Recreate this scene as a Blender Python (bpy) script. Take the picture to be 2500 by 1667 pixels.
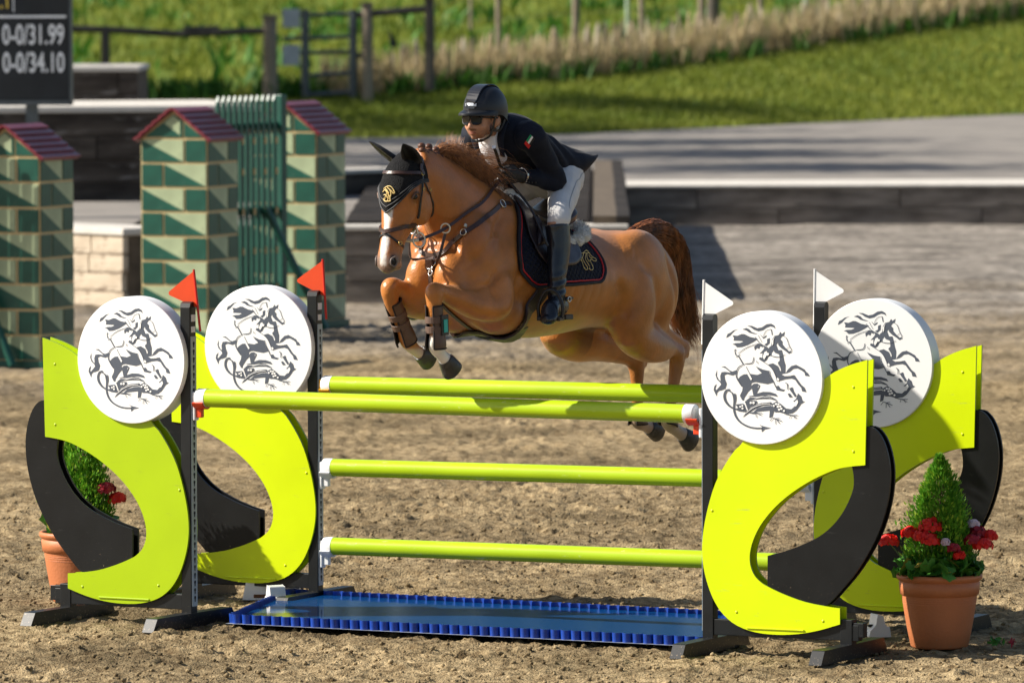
import bpy, bmesh, math, random
import numpy as np
from mathutils import Vector, Matrix
from mathutils.bvhtree import BVHTree
from mathutils.geometry import tessellate_polygon
random.seed(7); RNG = np.random.default_rng(7)
R = math.radians
for o in list(bpy.data.objects): bpy.data.objects.remove(o)
SC = bpy.context.scene
COL = SC.collection

# ------------------------------------------------------------------ camera
W_, H_ = 2500, 1667
FPX, PITCH, ROLL, CAMH = 16500.0, R(3.1986), R(-.1762), 3.2787
_Rt = np.array([1, 0, 0.]); _F = np.array([0, math.cos(PITCH), -math.sin(PITCH)]); _D = np.array([0, -math.sin(PITCH), -math.cos(PITCH)])
RIGHT = math.cos(ROLL)*_Rt - math.sin(ROLL)*_D; DOWN = math.sin(ROLL)*_Rt + math.cos(ROLL)*_D
CAMP = np.array([0, 0, CAMH])
cd = bpy.data.cameras.new('camera'); cam = bpy.data.objects.new('camera', cd); COL.objects.link(cam)
cd.sensor_width = 36; cd.lens = FPX/W_*36; cd.clip_end = 6000; cd.clip_start = .5
m = Matrix(((RIGHT[0], -DOWN[0], -_F[0], 0), (RIGHT[1], -DOWN[1], -_F[1], 0), (RIGHT[2], -DOWN[2], -_F[2], CAMH), (0, 0, 0, 1)))
cam.matrix_world = m
cd.dof.use_dof = True; cd.dof.focus_distance = 33.6; cd.dof.aperture_fstop = 5.2
SC.camera = cam

# ------------------------------------------------------------------ sky, sun, exposure
SUN_EL, SUN_B = R(36), R(1)            # light travels to the right of the picture and slightly away
wd = bpy.data.worlds.new('World'); SC.world = wd; wd.use_nodes = True
nt = wd.node_tree; bg = nt.nodes['Background']
sky = nt.nodes.new('ShaderNodeTexSky'); sky.sky_type = 'NISHITA'; sky.sun_disc = False
sky.sun_elevation = SUN_EL; sky.air_density = 1.0; sky.dust_density = 1.5; sky.ozone_density = 1.0
sun_from = Vector((-math.cos(SUN_B)*math.cos(SUN_EL), -math.sin(SUN_B)*math.cos(SUN_EL), math.sin(SUN_EL)))
sky.sun_rotation = math.atan2(sun_from.x, sun_from.y)
nt.links.new(sky.outputs[0], bg.inputs[0]); bg.inputs[1].default_value = .07
sl = bpy.data.lights.new('sun', 'SUN'); sl.energy = 5.0; sl.angle = R(.55); sl.color = (1, .93, .82)
so = bpy.data.objects.new('sun', sl); COL.objects.link(so)
so.rotation_euler = (-sun_from).to_track_quat('-Z', 'Y').to_euler(); so.location = (-20, 20, 20)
vs = SC.view_settings; vs.view_transform = 'Standard'; vs.look = 'None'; vs.exposure = .72; vs.gamma = 1
SC.cycles.use_denoising = True
SC.cycles.max_bounces = 6; SC.cycles.diffuse_bounces = 3; SC.cycles.glossy_bounces = 3; SC.cycles.transparent_max_bounces = 4

# ------------------------------------------------------------------ places: pixel of the photograph + a known plane -> world point
GZ = -.062                              # level of the arena ground
def ray(u, v): return _F + RIGHT*(u-W_/2)/FPX + DOWN*(v-H_/2)/FPX
def on_plane(u, v, P0, n):
    d = ray(u, v); n = np.asarray(n, float); return CAMP + d*(((np.asarray(P0)-CAMP)@n)/(d@n))
def on_z(u, v, z=GZ): return on_plane(u, v, (0, 0, z), (0, 0, 1))
def at_y(u, v, Y): return on_plane(u, v, (0, Y, 0), (0, 1, 0))
PHI = R(27.33); JA = np.array([-1.680, 34.174, 0])
JE = np.array([math.cos(PHI), -math.sin(PHI), 0]); JG = np.array([math.sin(PHI), math.cos(PHI), 0])
JL, JS = 2.931, 1.295
def J(e, g, z): return JA + JE*e + JG*g + np.array([0, 0, z])
AL = R(55); HO = np.array([.1912, 34.15, -.0096])
HF = np.array([-math.cos(AL), -math.sin(AL), 0]); HL = np.array([math.sin(AL), -math.cos(AL), 0])
def hp(u, v, y):                        # pixel + sideways offset from the horse's midline -> horse coordinates
    P = on_plane(u, v, HO+HL*y, HL); d = P-HO; return np.array([d@HF, y, d[2]])

# ------------------------------------------------------------------ helpers
def nz(nt, t, x=0, y=0):
    n = nt.nodes.new(t); n.location = (x, y); return n
MATS = {}
def M(name, col, rough=.5, metal=0, var=.12, vs=6, bump=0, bs=60, col2=None, spec=.5, coat=0, sheen=0, dust=None, dsc=25, dlo=.6, det=4, trans=0, sub=0, stretch=None, attr=None, splash=None, scuff=None):
    if name in MATS: return MATS[name]
    m = bpy.data.materials.new(name); m.use_nodes = True; nt = m.node_tree; b = nt.nodes['Principled BSDF']
    L = nt.links.new
    tc = nz(nt, 'ShaderNodeTexCoord'); src = tc.outputs['Object']
    if stretch:
        mp = nz(nt, 'ShaderNodeMapping'); mp.inputs['Scale'].default_value = stretch; L(src, mp.inputs[0]); src = mp.outputs[0]
    n = nz(nt, 'ShaderNodeTexNoise'); n.inputs['Scale'].default_value = vs; n.inputs['Detail'].default_value = det; L(src, n.inputs['Vector'])
    mx = nz(nt, 'ShaderNodeMix'); mx.data_type = 'RGBA'
    c2 = col2 if col2 else tuple(min(1, c*(1+var)) for c in col); c1 = col if col2 else tuple(c*(1-var) for c in col)
    ramp = nz(nt, 'ShaderNodeMapRange'); ramp.inputs[1].default_value = .3; ramp.inputs[2].default_value = .7
    L(n.outputs[0], ramp.inputs[0]); L(ramp.outputs[0], mx.inputs[0])
    mx.inputs[6].default_value = (*c1, 1); mx.inputs[7].default_value = (*c2, 1)
    out = mx.outputs[2]
    if attr:
        at = nz(nt, 'ShaderNodeAttribute'); at.attribute_name = attr
        mu = nz(nt, 'ShaderNodeMix'); mu.data_type = 'RGBA'; mu.blend_type = 'MULTIPLY'; mu.inputs[0].default_value = 1
        L(at.outputs[0], mu.inputs[6]); L(out, mu.inputs[7]); out = mu.outputs[2]
    if dust:
        n2 = nz(nt, 'ShaderNodeTexNoise'); n2.inputs['Scale'].default_value = dsc; n2.inputs['Detail'].default_value = 8; n2.inputs['Roughness'].default_value = .75; L(src, n2.inputs['Vector'])
        r2 = nz(nt, 'ShaderNodeMapRange'); r2.inputs[1].default_value = dlo; r2.inputs[2].default_value = dlo+.12; L(n2.outputs[0], r2.inputs[0])
        m2 = nz(nt, 'ShaderNodeMix'); m2.data_type = 'RGBA'; L(r2.outputs[0], m2.inputs[0]); L(out, m2.inputs[6]); m2.inputs[7].default_value = (*dust, 1); out = m2.outputs[2]
    if scuff:                           # long thin scratches and rub marks
        mp2 = nz(nt, 'ShaderNodeMapping'); mp2.inputs['Scale'].default_value = (3, 3, 26); mp2.inputs['Rotation'].default_value = (.3, .5, .2); L(tc.outputs['Object'], mp2.inputs[0])
        n3 = nz(nt, 'ShaderNodeTexNoise'); n3.inputs['Scale'].default_value = 2.2; n3.inputs['Detail'].default_value = 9; n3.inputs['Roughness'].default_value = .7; L(mp2.outputs[0], n3.inputs['Vector'])
        r3 = nz(nt, 'ShaderNodeMapRange'); r3.inputs[1].default_value = .63; r3.inputs[2].default_value = .72; r3.inputs[4].default_value = .8; L(n3.outputs[0], r3.inputs[0])
        m3 = nz(nt, 'ShaderNodeMix'); m3.data_type = 'RGBA'; L(r3.outputs[0], m3.inputs[0]); L(out, m3.inputs[6]); m3.inputs[7].default_value = (*scuff, 1); out = m3.outputs[2]
    if splash:                          # sand thrown up against the foot of the thing
        sx = nz(nt, 'ShaderNodeSeparateXYZ'); L(tc.outputs['Object'], sx.inputs[0])
        n4 = nz(nt, 'ShaderNodeTexNoise'); n4.inputs['Scale'].default_value = 70; n4.inputs['Detail'].default_value = 6; n4.inputs['Roughness'].default_value = .8; L(tc.outputs['Object'], n4.inputs['Vector'])
        h4 = nz(nt, 'ShaderNodeMapRange'); h4.inputs[1].default_value = 0; h4.inputs[2].default_value = splash; h4.inputs[3].default_value = .60; h4.inputs[4].default_value = .80; L(sx.outputs[2], h4.inputs[0])
        g4 = nz(nt, 'ShaderNodeMath'); g4.operation = 'GREATER_THAN'; L(n4.outputs[0], g4.inputs[0]); L(h4.outputs[0], g4.inputs[1])
        m4 = nz(nt, 'ShaderNodeMix'); m4.data_type = 'RGBA'; L(g4.outputs[0], m4.inputs[0]); L(out, m4.inputs[6]); m4.inputs[7].default_value = (.30, .23, .15, 1); out = m4.outputs[2]
    L(out, b.inputs['Base Color'])
    b.inputs['Roughness'].default_value = rough; b.inputs['Metallic'].default_value = metal; b.inputs['Specular IOR Level'].default_value = spec
    b.inputs['Coat Weight'].default_value = coat; b.inputs['Coat Roughness'].default_value = .15
    if sheen: b.inputs['Sheen Weight'].default_value = sheen; b.inputs['Sheen Roughness'].default_value = .4
    if trans: b.inputs['Transmission Weight'].default_value = trans
    if bump:
        nb = nz(nt, 'ShaderNodeTexNoise'); nb.inputs['Scale'].default_value = bs; nb.inputs['Detail'].default_value = 5; L(src, nb.inputs['Vector'])
        bp = nz(nt, 'ShaderNodeBump'); bp.inputs['Strength'].default_value = bump; bp.inputs['Distance'].default_value = .02; L(nb.outputs[0], bp.inputs['Height']); L(bp.outputs[0], b.inputs['Normal'])
    if sub:                             # thin leaf: some light comes through
        tr = nz(nt, 'ShaderNodeBsdfTranslucent'); L(out, tr.inputs[0]); ms = nz(nt, 'ShaderNodeMixShader'); ms.inputs[0].default_value = sub
        L(b.outputs[0], ms.inputs[1]); L(tr.outputs[0], ms.inputs[2]); L(ms.outputs[0], nt.nodes['Material Output'].inputs[0])
    MATS[name] = m; return m

def tag(o, label=None, cat=None, group=None, kind=None):
    if label: o['label'] = label
    if cat: o['category'] = cat
    if group: o['group'] = group
    if kind: o['kind'] = kind
    return o
def frame(e1, e2, e3, org):
    return Matrix(((e1[0], e2[0], e3[0], org[0]), (e1[1], e2[1], e3[1], org[1]), (e1[2], e2[2], e3[2], org[2]), (0, 0, 0, 1)))
def empty(name, loc=(0, 0, 0), rz=0, label=None, cat=None, group=None):
    o = bpy.data.objects.new(name, None); COL.objects.link(o); o.location = loc; o.rotation_euler = (0, 0, rz); o.empty_display_size = .1
    return tag(o, label, cat, group)
def link(name, me, parent=None, mats=None):
    o = bpy.data.objects.new(name, me); COL.objects.link(o)
    if parent: o.parent = parent
    if mats is not None:
        for mm in (mats if isinstance(mats, (list, tuple)) else [mats]): me.materials.append(mm)
    return o
def copy_tree(o, parent=None):
    c = o.copy(); COL.objects.link(c); c.parent = parent
    for ch in list(o.children): copy_tree(ch, c)
    return c
class MB:
    """collects shapes, then becomes one mesh object"""
    def __init__(s): s.v = []; s.f = []; s.mi = []; s.sm = []
    def add(s, v, f, mi=0, sm=False):
        k = len(s.v); s.v += [tuple(map(float, p)) for p in v]
        s.f += [tuple(i+k for i in q) for q in f]; s.mi += [mi]*len(f); s.sm += [sm]*len(f); return s
    def box(s, x0, x1, y0, y1, z0, z1, mi=0, T=None, bev=0):
        if bev:
            bm = bmesh.new(); bmesh.ops.create_cube(bm, size=1)
            for q in bm.verts: q.co = Vector(((x0+x1)/2+q.co.x*(x1-x0), (y0+y1)/2+q.co.y*(y1-y0), (z0+z1)/2+q.co.z*(z1-z0)))
            bmesh.ops.bevel(bm, geom=list(bm.edges), offset=bev, segments=2, affect='EDGES', profile=.5)
            bm.verts.index_update(); v = [q.co.copy() for q in bm.verts]; f = [[q.index for q in p.verts] for p in bm.faces]; bm.free()
        else:
            v = [Vector(p) for p in ((x0,y0,z0),(x1,y0,z0),(x1,y1,z0),(x0,y1,z0),(x0,y0,z1),(x1,y0,z1),(x1,y1,z1),(x0,y1,z1))]
            f = [(0,3,2,1),(4,5,6,7),(0,1,5,4),(1,2,6,5),(2,3,7,6),(3,0,4,7)]
        if T is not None: v = [T@p for p in v]
        return s.add(v, f, mi)
    def prism(s, poly, d0, d1, fn, mi=0, mi_side=None, smooth=False):
        """2D polygon -> solid; fn(a,b,d) places it"""
        n = len(poly); v = [fn(a, b, d0) for a, b in poly]+[fn(a, b, d1) for a, b in poly]
        tri = tessellate_polygon([[Vector((a, b, 0)) for a, b in poly]])
        s.add(v, [tuple(t) for t in tri]+[tuple(i+n for i in reversed(t)) for t in tri], mi)
        return s.add(v, [(i, (i+1) % n, (i+1) % n+n, i+n) for i in range(n)], mi if mi_side is None else mi_side, smooth)
    def flat(s, poly, fn, d, mi=0):
        tri = tessellate_polygon([[Vector((a, b, 0)) for a, b in poly]])
        return s.add([fn(a, b, d) for a, b in poly], [tuple(t) for t in tri], mi)
    def loft(s, rings, mi=0, cap=True, sm=True, closed=True):
        n = len(rings[0]); v = [p for r in rings for p in r]; f = []
        for i in range(len(rings)-1):
            for j in range(n if closed else n-1):
                a, b = i*n+j, i*n+(j+1) % n; f.append((a, b, b+n, a+n))
        s.add(v, f, mi, sm)
        if cap:
            for ri in (0, len(rings)-1):
                c = np.mean(np.array(rings[ri], float), 0); k = len(rings[ri])
                s.add(list(rings[ri])+[c], [((j+1) % k, j, k) if ri == 0 else (j, (j+1) % k, k) for j in range(k)], mi, sm)
        return s
    def tube(s, pts, rad, n=8, mi=0, cap=True, ref=None, sm=True):
        return s.loft(rings_of(pts, rad, n, ref), mi, cap, sm)
    def build(s, name, mats, parent=None, merge=0):
        me = bpy.data.meshes.new(name); me.from_pydata(s.v, [], s.f); me.update()
        for mm in (mats if isinstance(mats, (list, tuple)) else [mats]): me.materials.append(mm)
        me.polygons.foreach_set('material_index', s.mi); me.polygons.foreach_set('use_smooth', s.sm)
        bm = bmesh.new(); bm.from_mesh(me)
        if merge: bmesh.ops.remove_doubles(bm, verts=bm.verts, dist=merge)
        bmesh.ops.recalc_face_normals(bm, faces=bm.faces); bm.to_mesh(me); bm.free()
        return link(name, me, parent)
def cr(pts, n=6):
    """Catmull-Rom through rows of numbers, n steps per span"""
    P = np.array(pts, float); P = np.vstack([2*P[0]-P[1], P, 2*P[-1]-P[-2]]); out = []
    for i in range(1, len(P)-2):
        a, b, c, d = P[i-1:i+3]
        for t in np.arange(n)/n: out.append(.5*(2*b+(c-a)*t+(2*a-5*b+4*c-d)*t*t+(3*b-a-3*c+d)*t**3))
    out.append(P[-2]); return np.array(out)
def rings_of(pts, rad, n=8, ref=None, power=2.0):
    """rad: number, list, or list of (half-width, half-height)"""
    P = np.array(pts, float); K = len(P); T = np.gradient(P, axis=0); T /= np.linalg.norm(T, axis=1)[:, None]+1e-12
    rd = rad if hasattr(rad, '__len__') else [rad]*K
    up = np.array(ref if ref is not None else (0, 0, 1.)); out = []
    if ref is None and abs(T[0]@up) > .95: up = np.array([1., 0, 0])
    for i in range(K):
        s = np.cross(T[i], up); ln = np.linalg.norm(s)
        s = s/ln if ln > 1e-6 else np.array([1., 0, 0]); u = np.cross(s, T[i])
        if ref is None: up = u
        a, b = rd[i] if hasattr(rd[i], '__len__') else (rd[i], rd[i])
        ring = []
        for j in range(n):
            t = 2*math.pi*j/n; c, sn = math.cos(t), math.sin(t)
            if power != 2: c, sn = math.copysign(abs(c)**(2/power), c), math.copysign(abs(sn)**(2/power), sn)
            ring.append(P[i]+s*a*c+u*b*sn)
        out.append(ring)
    return out
def lathe(mb, prof, n=32, T=None, mi=0, cap=True):
    rings = []
    for r_, z_ in prof:
        rg = [Vector((r_*math.cos(2*math.pi*j/n), r_*math.sin(2*math.pi*j/n), z_)) for j in range(n)]
        rings.append([T@p for p in rg] if T is not None else rg)
    return mb.loft(rings, mi, cap)
def bevel(o, w=.004, seg=2):
    b = o.modifiers.new('bevel', 'BEVEL'); b.width = w; b.segments = seg; b.limit_method = 'ANGLE'; b.angle_limit = R(40); return o
def vnoise(x, y, seed=0):
    """smooth 2D value noise in 0..1"""
    xi, yi = np.floor(x).astype(np.int64), np.floor(y).astype(np.int64); fx, fy = x-xi, y-yi
    fx, fy = fx*fx*(3-2*fx), fy*fy*(3-2*fy)
    def hs(a, b):
        q = (a*374761393+b*668265263+seed*1442695041) & 0xffffffff; q = ((q ^ (q >> 13))*1274126177) & 0xffffffff; return ((q ^ (q >> 16)) & 0xffff)/65535.
    return (hs(xi, yi)*(1-fx)+hs(xi+1, yi)*fx)*(1-fy)+(hs(xi, yi+1)*(1-fx)+hs(xi+1, yi+1)*fx)*fy
# ================================================================== SETTING
m_sand = M('arena_sand', (.135, .092, .046), .95, var=.3, vs=17, col2=(.47, .36, .205), bump=1.0, bs=75, spec=.08, det=12)
def _sand_far():
    # towards the far wall the footing turns into grey grit; damp darker patches lie here and there
    nt = m_sand.node_tree; L = nt.links.new; b = nt.nodes['Principled BSDF']; src = b.inputs['Base Color'].links[0].from_socket
    tc = nz(nt, 'ShaderNodeTexCoord'); sp = nz(nt, 'ShaderNodeSeparateXYZ'); L(tc.outputs['Object'], sp.inputs[0])
    n = nz(nt, 'ShaderNodeTexNoise'); n.inputs['Scale'].default_value = .35; n.inputs['Detail'].default_value = 6; L(tc.outputs['Object'], n.inputs['Vector'])
    ad = nz(nt, 'ShaderNodeMath'); ad.operation = 'MULTIPLY_ADD'; ad.inputs[1].default_value = 26; L(n.outputs[0], ad.inputs[0]); L(sp.outputs[1], ad.inputs[2])
    r = nz(nt, 'ShaderNodeMapRange'); r.inputs[1].default_value = 66; r.inputs[2].default_value = 84; L(ad.outputs[0], r.inputs[0])
    g = nz(nt, 'ShaderNodeTexNoise'); g.inputs['Scale'].default_value = 8; g.inputs['Detail'].default_value = 10; L(tc.outputs['Object'], g.inputs['Vector'])
    gm = nz(nt, 'ShaderNodeMix'); gm.data_type = 'RGBA'; gm.inputs[6].default_value = (.17, .15, .13, 1); gm.inputs[7].default_value = (.42, .375, .32, 1)
    gr = nz(nt, 'ShaderNodeMapRange'); gr.inputs[1].default_value = .35; gr.inputs[2].default_value = .65; L(g.outputs[0], gr.inputs[0]); L(gr.outputs[0], gm.inputs[0])
    m1 = nz(nt, 'ShaderNodeMix'); m1.data_type = 'RGBA'; L(r.outputs[0], m1.inputs[0]); L(src, m1.inputs[6]); L(gm.outputs[2], m1.inputs[7])
    d = nz(nt, 'ShaderNodeTexNoise'); d.inputs['Scale'].default_value = .9; d.inputs['Detail'].default_value = 5; L(tc.outputs['Object'], d.inputs['Vector'])
    dr = nz(nt, 'ShaderNodeMapRange'); dr.inputs[1].default_value = .35; dr.inputs[2].default_value = .6; dr.inputs[3].default_value = .55; dr.inputs[4].default_value = 1.08; L(d.outputs[0], dr.inputs[0])
    m2 = nz(nt, 'ShaderNodeMix'); m2.data_type = 'RGBA'; m2.blend_type = 'MULTIPLY'; m2.inputs[0].default_value = 1; L(m1.outputs[2], m2.inputs[6]); L(dr.outputs[0], m2.inputs[7]); L(m2.outputs[2], b.inputs['Base Color'])
_sand_far()
m_gravel = M('grey_grit', (.24, .21, .175), .95, vs=1.3, col2=(.44, .39, .325), bump=.6, bs=90, spec=.12, det=10)
m_field = M('field_turf', (.055, .105, .012), .9, vs=.35, col2=(.15, .19, .03), bump=.3, bs=30, spec=.1, det=8)
m_asph = M('asphalt', (.19, .175, .16), .9, vs=1.2, col2=(.29, .265, .235), bump=.3, bs=80, spec=.2, det=8)
m_earth = M('earth', (.10, .075, .05), .95, var=.3)

def grid_mesh(name, X, Y, Zs, mat, smooth=True):
    r, c = X.shape; v = np.stack([X, Y, Zs], -1).reshape(-1, 3)
    i = np.arange(r*c).reshape(r, c); q = np.stack([i[:-1, :-1], i[:-1, 1:], i[1:, 1:], i[1:, :-1]], -1).reshape(-1, 4)
    me = bpy.data.meshes.new(name); me.vertices.add(len(v)); me.vertices.foreach_set('co', v.ravel().astype(np.float32))
    me.loops.add(q.size); me.loops.foreach_set('vertex_index', q.ravel().astype(np.int32))
    me.polygons.add(len(q)); me.polygons.foreach_set('loop_start', np.arange(0, q.size, 4, dtype=np.int32)); me.polygons.foreach_set('loop_total', np.full(len(q), 4, np.int32))
    me.polygons.foreach_set('use_smooth', np.full(len(q), smooth)); me.update(); me.validate()
    return link(name, me, None, mat)

# base sheet out to the horizon
gb = MB(); gb.add([(-3000, -500, GZ-.4), (3000, -500, GZ-.4), (3000, 5500, GZ-.4), (-3000, 5500, GZ-.4)], [(0, 1, 2, 3)])
tag(gb.build('ground', m_earth), kind='structure')

# the sand of the arena: trodden clods as real relief
def sand_h(x, y):
    wx, wy = x+.05*vnoise(x*9, y*9, 40), y+.05*vnoise(x*9+7, y*9, 41)
    big = vnoise(x*1.3, y*1.0, 1)*.035+vnoise(x*3.1, y*2.4, 2)*.028
    a = vnoise(wx*13, wy*11, 3); b = vnoise(wx*25, wy*22, 4); c = vnoise(wx*38, wy*34, 5)
    dens = .45+.8*vnoise(x*.7+3, y*.45, 6)
    pr = 0                                # hoof prints: shallow bowls with a raised rim
    for k in range(2):
        gx, gy_ = x/.62+k*.37, y/.85+k*.61; ix, iy = np.floor(gx), np.floor(gy_); rx, ry = vnoise(ix*7.3+k, iy*3.1, 30)*.5+.25, vnoise(ix*2.9, iy*5.7+k, 31)*.5+.25
        dd = np.hypot((gx-ix-rx)*.62/.085, (gy_-iy-ry)*.85/.10); on = vnoise(ix*3.7+k*9, iy*4.1, 32) > .42
        pr = pr+on*(-.045*np.exp(-dd**2*1.2)+.022*np.exp(-((dd-1.25)/.35)**2))
    cl = np.clip(a-.44, 0, 1)*.040*dens+np.abs(b-.5)*.040*dens+c*.020
    return GZ-.048+big*.45+cl+pr
ys = np.concatenate([np.arange(20, 30, .12), np.arange(30, 45, .031), np.arange(45, 64, .1), np.arange(64, 71, .2)])
us = np.linspace(-1, 1, 470); us = np.sign(us)*np.abs(us)**1.25
Yg, Ug = np.meshgrid(ys, us, indexing='ij'); Xg = Ug*Yg*.2
tag(grid_mesh('arena_sand', Xg, Yg, sand_h(Xg, Yg), m_sand), kind='structure')
yk = np.arange(70.6, 89, .3); Yk, Uk = np.meshgrid(yk, us[::2], indexing='ij'); Xk = Uk*Yk*.2
tag(grid_mesh('arena_grit', Xk, Yk, GZ-.03+.04*vnoise(Xk*1.5, Yk*.8, 15)+.02*vnoise(Xk*7, Yk*7, 16)+.012*np.clip((71.4-Yk)*-2, -3, 0), m_sand), kind='structure')
sd = MB(); sd.add([(-90, -60, GZ-.06), (90, -60, GZ-.06), (90, 88, GZ-.06), (-90, 88, GZ-.06)], [(0, 1, 2, 3)])
tag(sd.build('arena_base', m_sand), kind='structure')
# loose clods lying on top
bm = bmesh.new(); bmesh.ops.create_icosphere(bm, subdivisions=1, radius=1); bm.verts.index_update()
iv = np.array([v.co[:] for v in bm.verts]); jf = np.array([[q.index for q in f.verts] for f in bm.faces]); bm.free()
NC = 9000; cy = 30.8+RNG.random(NC)**1.3*12; cx = (RNG.random(NC)-.5)*cy*.2; cs = .005+.012*RNG.random(NC)**2.5
cz = sand_h(cx, cy)
vv = (iv[None]*(cs[:, None, None]*np.array([1, 1, .75]))*(1+.35*(RNG.random((NC, len(iv), 1))-.5)))+np.stack([cx, cy, cz+cs*.3], -1)[:, None]
ff = (jf[None]+(np.arange(NC)*len(iv))[:, None, None]).reshape(-1, 3)
me = bpy.data.meshes.new('sand_clods'); me.from_pydata(vv.reshape(-1, 3).tolist(), [], ff.tolist()); me.polygons.foreach_set('use_smooth', [True]*len(ff))
tag(link('sand_clods', me, None, m_sand), 'small loose clods of damp sand scattered over the arena', 'sand', kind='stuff')

# yard behind the walls and the grass bank beyond it
RZ = .425
rd = MB()
pa = [on_z(u, v, RZ) for u, v in ((-1600, 345), (830, 338), (1250, 334), (1700, 314), (2500, 279), (3400, 235))]
near = [(-60, 96), (pa[1][0], 88.4), (pa[2][0], 88.4), (pa[3][0], 88.4), (pa[4][0], 88.4), (60, 88.4)]
for i in range(5):
    rd.add([(near[i][0], near[i][1], RZ), (near[i+1][0], near[i+1][1], RZ), (pa[i+1][0], pa[i+1][1]+.5, RZ), (pa[i][0], pa[i][1]+.5, RZ)], [(0, 1, 2, 3)])
rd.add([(-70, 88.4, RZ-.02), (70, 88.4, RZ-.02), (70, 190, RZ-.02), (-70, 190, RZ-.02)], [(0, 1, 2, 3)])
tag(rd.build('yard_road', m_asph), kind='structure')
ucol = np.linspace(-700, 3300, 90)
rowA = np.interp(ucol, [-700, 830, 1250, 1700, 2500, 3300], [345, 338, 334, 314, 279, 240])
rowB = np.interp(ucol, [-700, 640, 900, 1075, 1500, 1900, 2250, 2500, 3300], [255, 241, 228, 213, 170, 112, 58, 22, -60])
yB = np.interp(ucol, [-700, 640, 900, 1075, 1500, 1900, 2500, 3300], [122, 122, 123, 125, 130, 136, 146, 158])
PA = np.array([on_z(u, v, RZ) for u, v in zip(ucol, rowA)]); PB = np.array([at_y(u, v, y) for u, v, y in zip(ucol, rowB, yB)])
PC = np.array([at_y(u, min(v-130, -10), y+95) for u, v, y in zip(ucol, rowB, yB)]); PD = PC+np.array([0, 260, 34.]); PD[:, 0] *= 2
rows = []
for t in np.linspace(0, 1, 14): rows.append(PA*(1-t)+PB*t+np.array([0, 0, 1])*(-.10*math.sin(t*math.pi)))
for t in np.linspace(0, 1, 20)[1:]: rows.append(PB*(1-t)+PC*t)
for t in np.linspace(0, 1, 8)[1:]: rows.append(PC*(1-t)+PD*t)
G = np.array(rows); G[:, :, 2] += .10*(vnoise(G[:, :, 0]*.8, G[:, :, 1]*.5, 9)-.5)
G[:, 0, 0] -= 120; G[:, -1, 0] += 120
tag(grid_mesh('grass_bank', G[:, :, 0], G[:, :, 1], G[:, :, 2], m_field), kind='structure')
def bank_pt(i, j): return G[i, j]
# ================================================================== GRASS (one mass nobody could count)
m_gr = M('grass_blade', (.105, .15, .016), .6, vs=.3, col2=(.27, .29, .045), spec=.2, sub=.35)
m_dry = M('dry_grass', (.42, .33, .17), .8, vs=2, col2=(.55, .45, .27), spec=.1, sub=.25)
m_weed = M('weed_leaf', (.03, .10, .012), .6, vs=1, col2=(.08, .2, .02), spec=.25, sub=.25)
def surf(ci, rj):                       # continuous index into the bank grid
    i0 = np.clip(ci.astype(int), 0, G.shape[0]-2); j0 = np.clip(rj.astype(int), 0, G.shape[1]-2); a = (ci-i0)[:, None]; b = (rj-j0)[:, None]
    return (G[i0, j0]*(1-a)+G[i0+1, j0]*a)*(1-b)+(G[i0, j0+1]*(1-a)+G[i0+1, j0+1]*a)*b
def blades(name, P, hgt, wid, mat, label, cat, lean=.35):
    n = len(P); a = RNG.random(n)*2*math.pi; h = hgt*(.5+RNG.random(n)); w = wid*(.6+.8*RNG.random(n))
    dx, dy = np.cos(a)*w, np.sin(a)*w; l = RNG.normal(size=(n, 2))*lean*h[:, None]
    z = np.zeros(n)
    b0 = P+np.stack([-dx, -dy, z-.03], -1); b1 = P+np.stack([dx, dy, z-.03], -1)
    m0 = P+np.stack([-dx*.7+l[:, 0]*.4, -dy*.7+l[:, 1]*.4, h*.6], -1); m1 = P+np.stack([dx*.7+l[:, 0]*.4, dy*.7+l[:, 1]*.4, h*.6], -1)
    tp = P+np.stack([l[:, 0], l[:, 1], h], -1)
    v = np.stack([b0, b1, m0, m1, tp], 1).reshape(-1, 3); k = np.arange(n)[:, None]*5
    f = [tuple(q) for q in (k+np.array([0, 1, 3, 2])).tolist()]+[tuple(q) for q in (k+np.array([2, 3, 4])).tolist()]
    me = bpy.data.meshes.new(name); me.from_pydata(v.tolist(), [], f)
    return tag(link(name, me, None, mat), label, cat, kind='stuff')
n = 45000
ci = RNG.random(n)**1.1*13; rj = 14+RNG.random(n)*62
blades('short_grass', surf(ci, rj), .10, .02, m_gr, 'short green grass on the bank between the road and the paling fence', 'grass')
n = 26000
ci = 13+RNG.random(n)**1.4*18; rj = 10+RNG.random(n)*64; keep = vnoise(ci*1.2, rj*.9, 21) > .35
blades('meadow_grass', surf(ci, rj)[keep], .22, .035, m_gr, 'longer meadow grass in the field behind the gate', 'grass')
n = 5200
rj = 33+RNG.random(n)*45; ci = 12.7+RNG.normal(size=n)*.3
blades('dry_grass', surf(ci, rj), .62, .015, m_dry, 'tall bleached dry grass standing along the paling fence', 'grass', .22)
n = 5000
rj = 14+RNG.random(n)*60; ci = 12.3+RNG.normal(size=n)*.35; kp = (vnoise(rj*1.1, ci*0+3, 33) > .3)*(RNG.random(n) < np.interp(rj, [36, 50], [1, .35]))
blades('verge_weeds', surf(ci, rj)[kp], .32, .04, m_weed, 'dark green weeds along the foot of the paling fence and gate', 'weeds', .4)
n = 5000
ci = 13.5+RNG.random(n)*16; rj = 14+RNG.random(n)*55; kp = vnoise(ci*.9+5, rj*.55, 37) > .68
blades('meadow_weeds', surf(ci, rj)[kp], .4, .09, m_weed, 'clumps of broad leaved weeds in the meadow grass', 'weeds', .5)
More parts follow.
